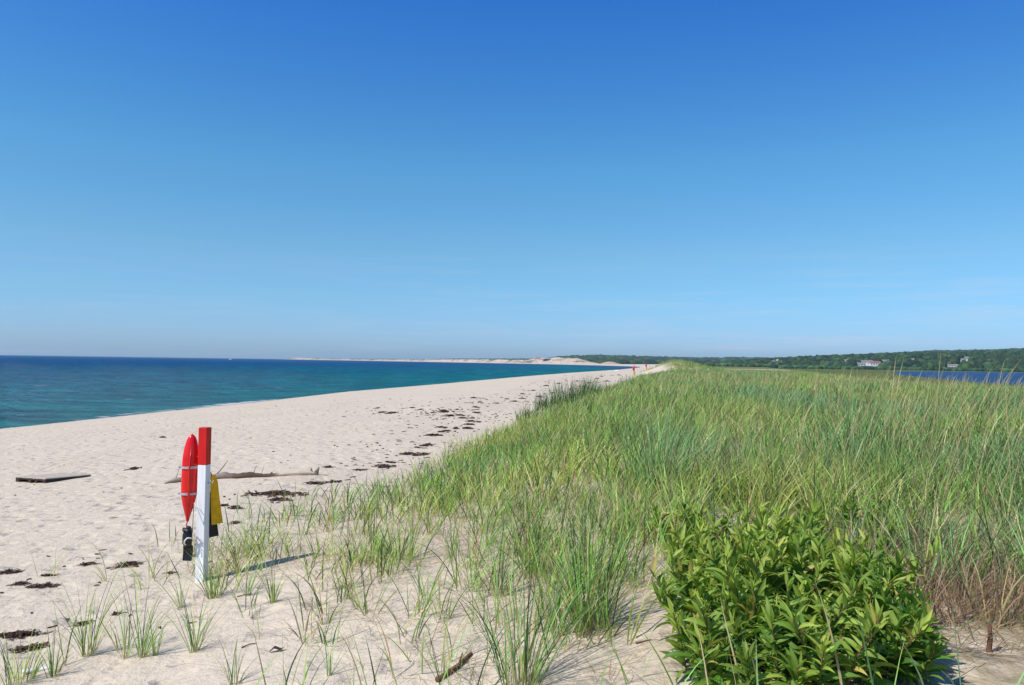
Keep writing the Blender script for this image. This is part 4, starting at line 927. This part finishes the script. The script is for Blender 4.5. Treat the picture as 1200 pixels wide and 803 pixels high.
far = [(420 + a / 6, 460 + b / 6, c) for a, b, c in far] + [(640, 452.5, 9), (655, 450, 6), (668, 456.5, 8), (625, 458, 9), (648, 461, 8), (632, 465, 10), (676, 447, 6), (690, 449, 7), (700, 444, 6), (712, 447, 5), (684, 453.5, 6), (705, 441.5, 6), (725, 440, 5), (612, 462, 8)]
for i, (px, py, w_) in enumerate(far):
    lb = 'small flat scrap of the far wrack line, beyond the dark reedy clumps' if py < 468 else 'small dark scrap on the left fringe of the wrack line, out on open beach' if px < 500 else 'small dark scrap in the upper part of the wrack line, nearer the sea' if py < 482 else 'small dark scrap in the crowded middle of the wrack line' if py < 500 else 'small dark scrap in the lower wrack line, close against the dune grass'
    lb = {5: 'darkest streak at the upper end of the wrack line', 2: 'longest thin streak on the left fringe of the wrack line', 0: 'leftmost small scrap of the wrack line, above the thin streak', 24: 'broad dark streak of the wrack line touching the dune grass'}.get(i, lb)
    weed(px, py, w_ * (.9 if py > 470 else .6), 1.5 if py > 470 else .8, lb, 100 + i, 'scattered scraps of the wrack line')
# fine bits, too many to count
rg = np.random.default_rng(31); m = MB()
for _ in range(420):
    px = rg.uniform(0, 620); py = rg.uniform(480, 760)
    if px > 240 + (800 - py) * .9: continue
    x, y = rg.uniform(-22, 1), rg.uniform(4.5, 60)
    if x > toe(y) + .5 or sdist(COAST, np.array([x]), np.array([y]))[0] < 9: continue
    z = gz(x, y); l_ = rg.uniform(.01, .035) * (1 + y / 25); a = rg.random() * 6.28
    m.sweep([(x, y, z + .004), (x + l_ * math.cos(a), y + l_ * math.sin(a), z + .010), (x + 1.6 * l_ * math.cos(a + .5), y + 1.6 * l_ * math.sin(a + .5), z + .004)], .004 + .0001 * y, 4)
fp = np.array([at(a, b) for a, b, _ in far] + [at(a, b) for a, b in ((322, 579), (149, 663), (49, 688), (22, 745), (34, 761), (485, 533), (385, 560), (300, 590), (430, 520))])
for _ in range(480):
    p = fp[rg.integers(0, len(fp))]; sp = .35 + p[1] * .022; x = p[0] + rg.normal() * sp * 1.1; y = p[1] + rg.normal() * sp * .8
    z = gz(x, y); l_ = rg.uniform(.02, .07) * (1 + y / 30); a = rg.normal() * 1.3; l_ *= .55 if y < 9 else .8
    m.sweep([(x, y, z + .004), (x + l_ * math.cos(a), y + l_ * math.sin(a), z + .012), (x + 1.7 * l_ * math.cos(a + .5), y + 1.7 * l_ * math.sin(a + .5), z + .004)], .004 + .0003 * y, 4)
o = m.build('wrack_bits', M_['weed']); tag(o, 'fine bits of dried weed scattered over the beach', 'beach litter', None, 'stuff')

# ------------------------------------------------------------------ tiny boats
def boat(px, py, Yd, ln, label, z=0.0, cabin=True):
    xx = ray(px, py)[0] * Yd / ray(px, py)[1]
    root = empty('small_boat', (xx, Yd, z), random.uniform(-.3, .3), label, 'boat')
    t = np.linspace(0, 1, 9); P = np.stack([(t - .5) * ln, 0 * t, .10 * ln * t ** 3 + .0 * t + ln * .08], 1)
    MB().sweep(P, np.interp(t, [0, .1, .5, .9, 1], [.09, .13, .15, .07, .01]) * ln, 10, (1, .7)).build('hull', M_['hull'], root, smooth=True)
    if cabin: MB().box((-.05 * ln, 0, .26 * ln), (.3 * ln, .16 * ln, .16 * ln), None, .85).build('cabin', M_['hull'], root)
boat(270, 419.6, 1800, 7, 'tiny white motorboat far out on the horizon, left of the headland', z=0)
x, y, z = at(723, 434.8); boat(723, 434.8, y, 1.2, 'small white dinghy drawn up on the far beach by the water', z=z - .05, cabin=False)
x, y, z = at(715, 435.2); boat(715, 435.2, y, .7, 'very small white boat left of the white dinghy on the far beach', z=z - .05, cabin=False)
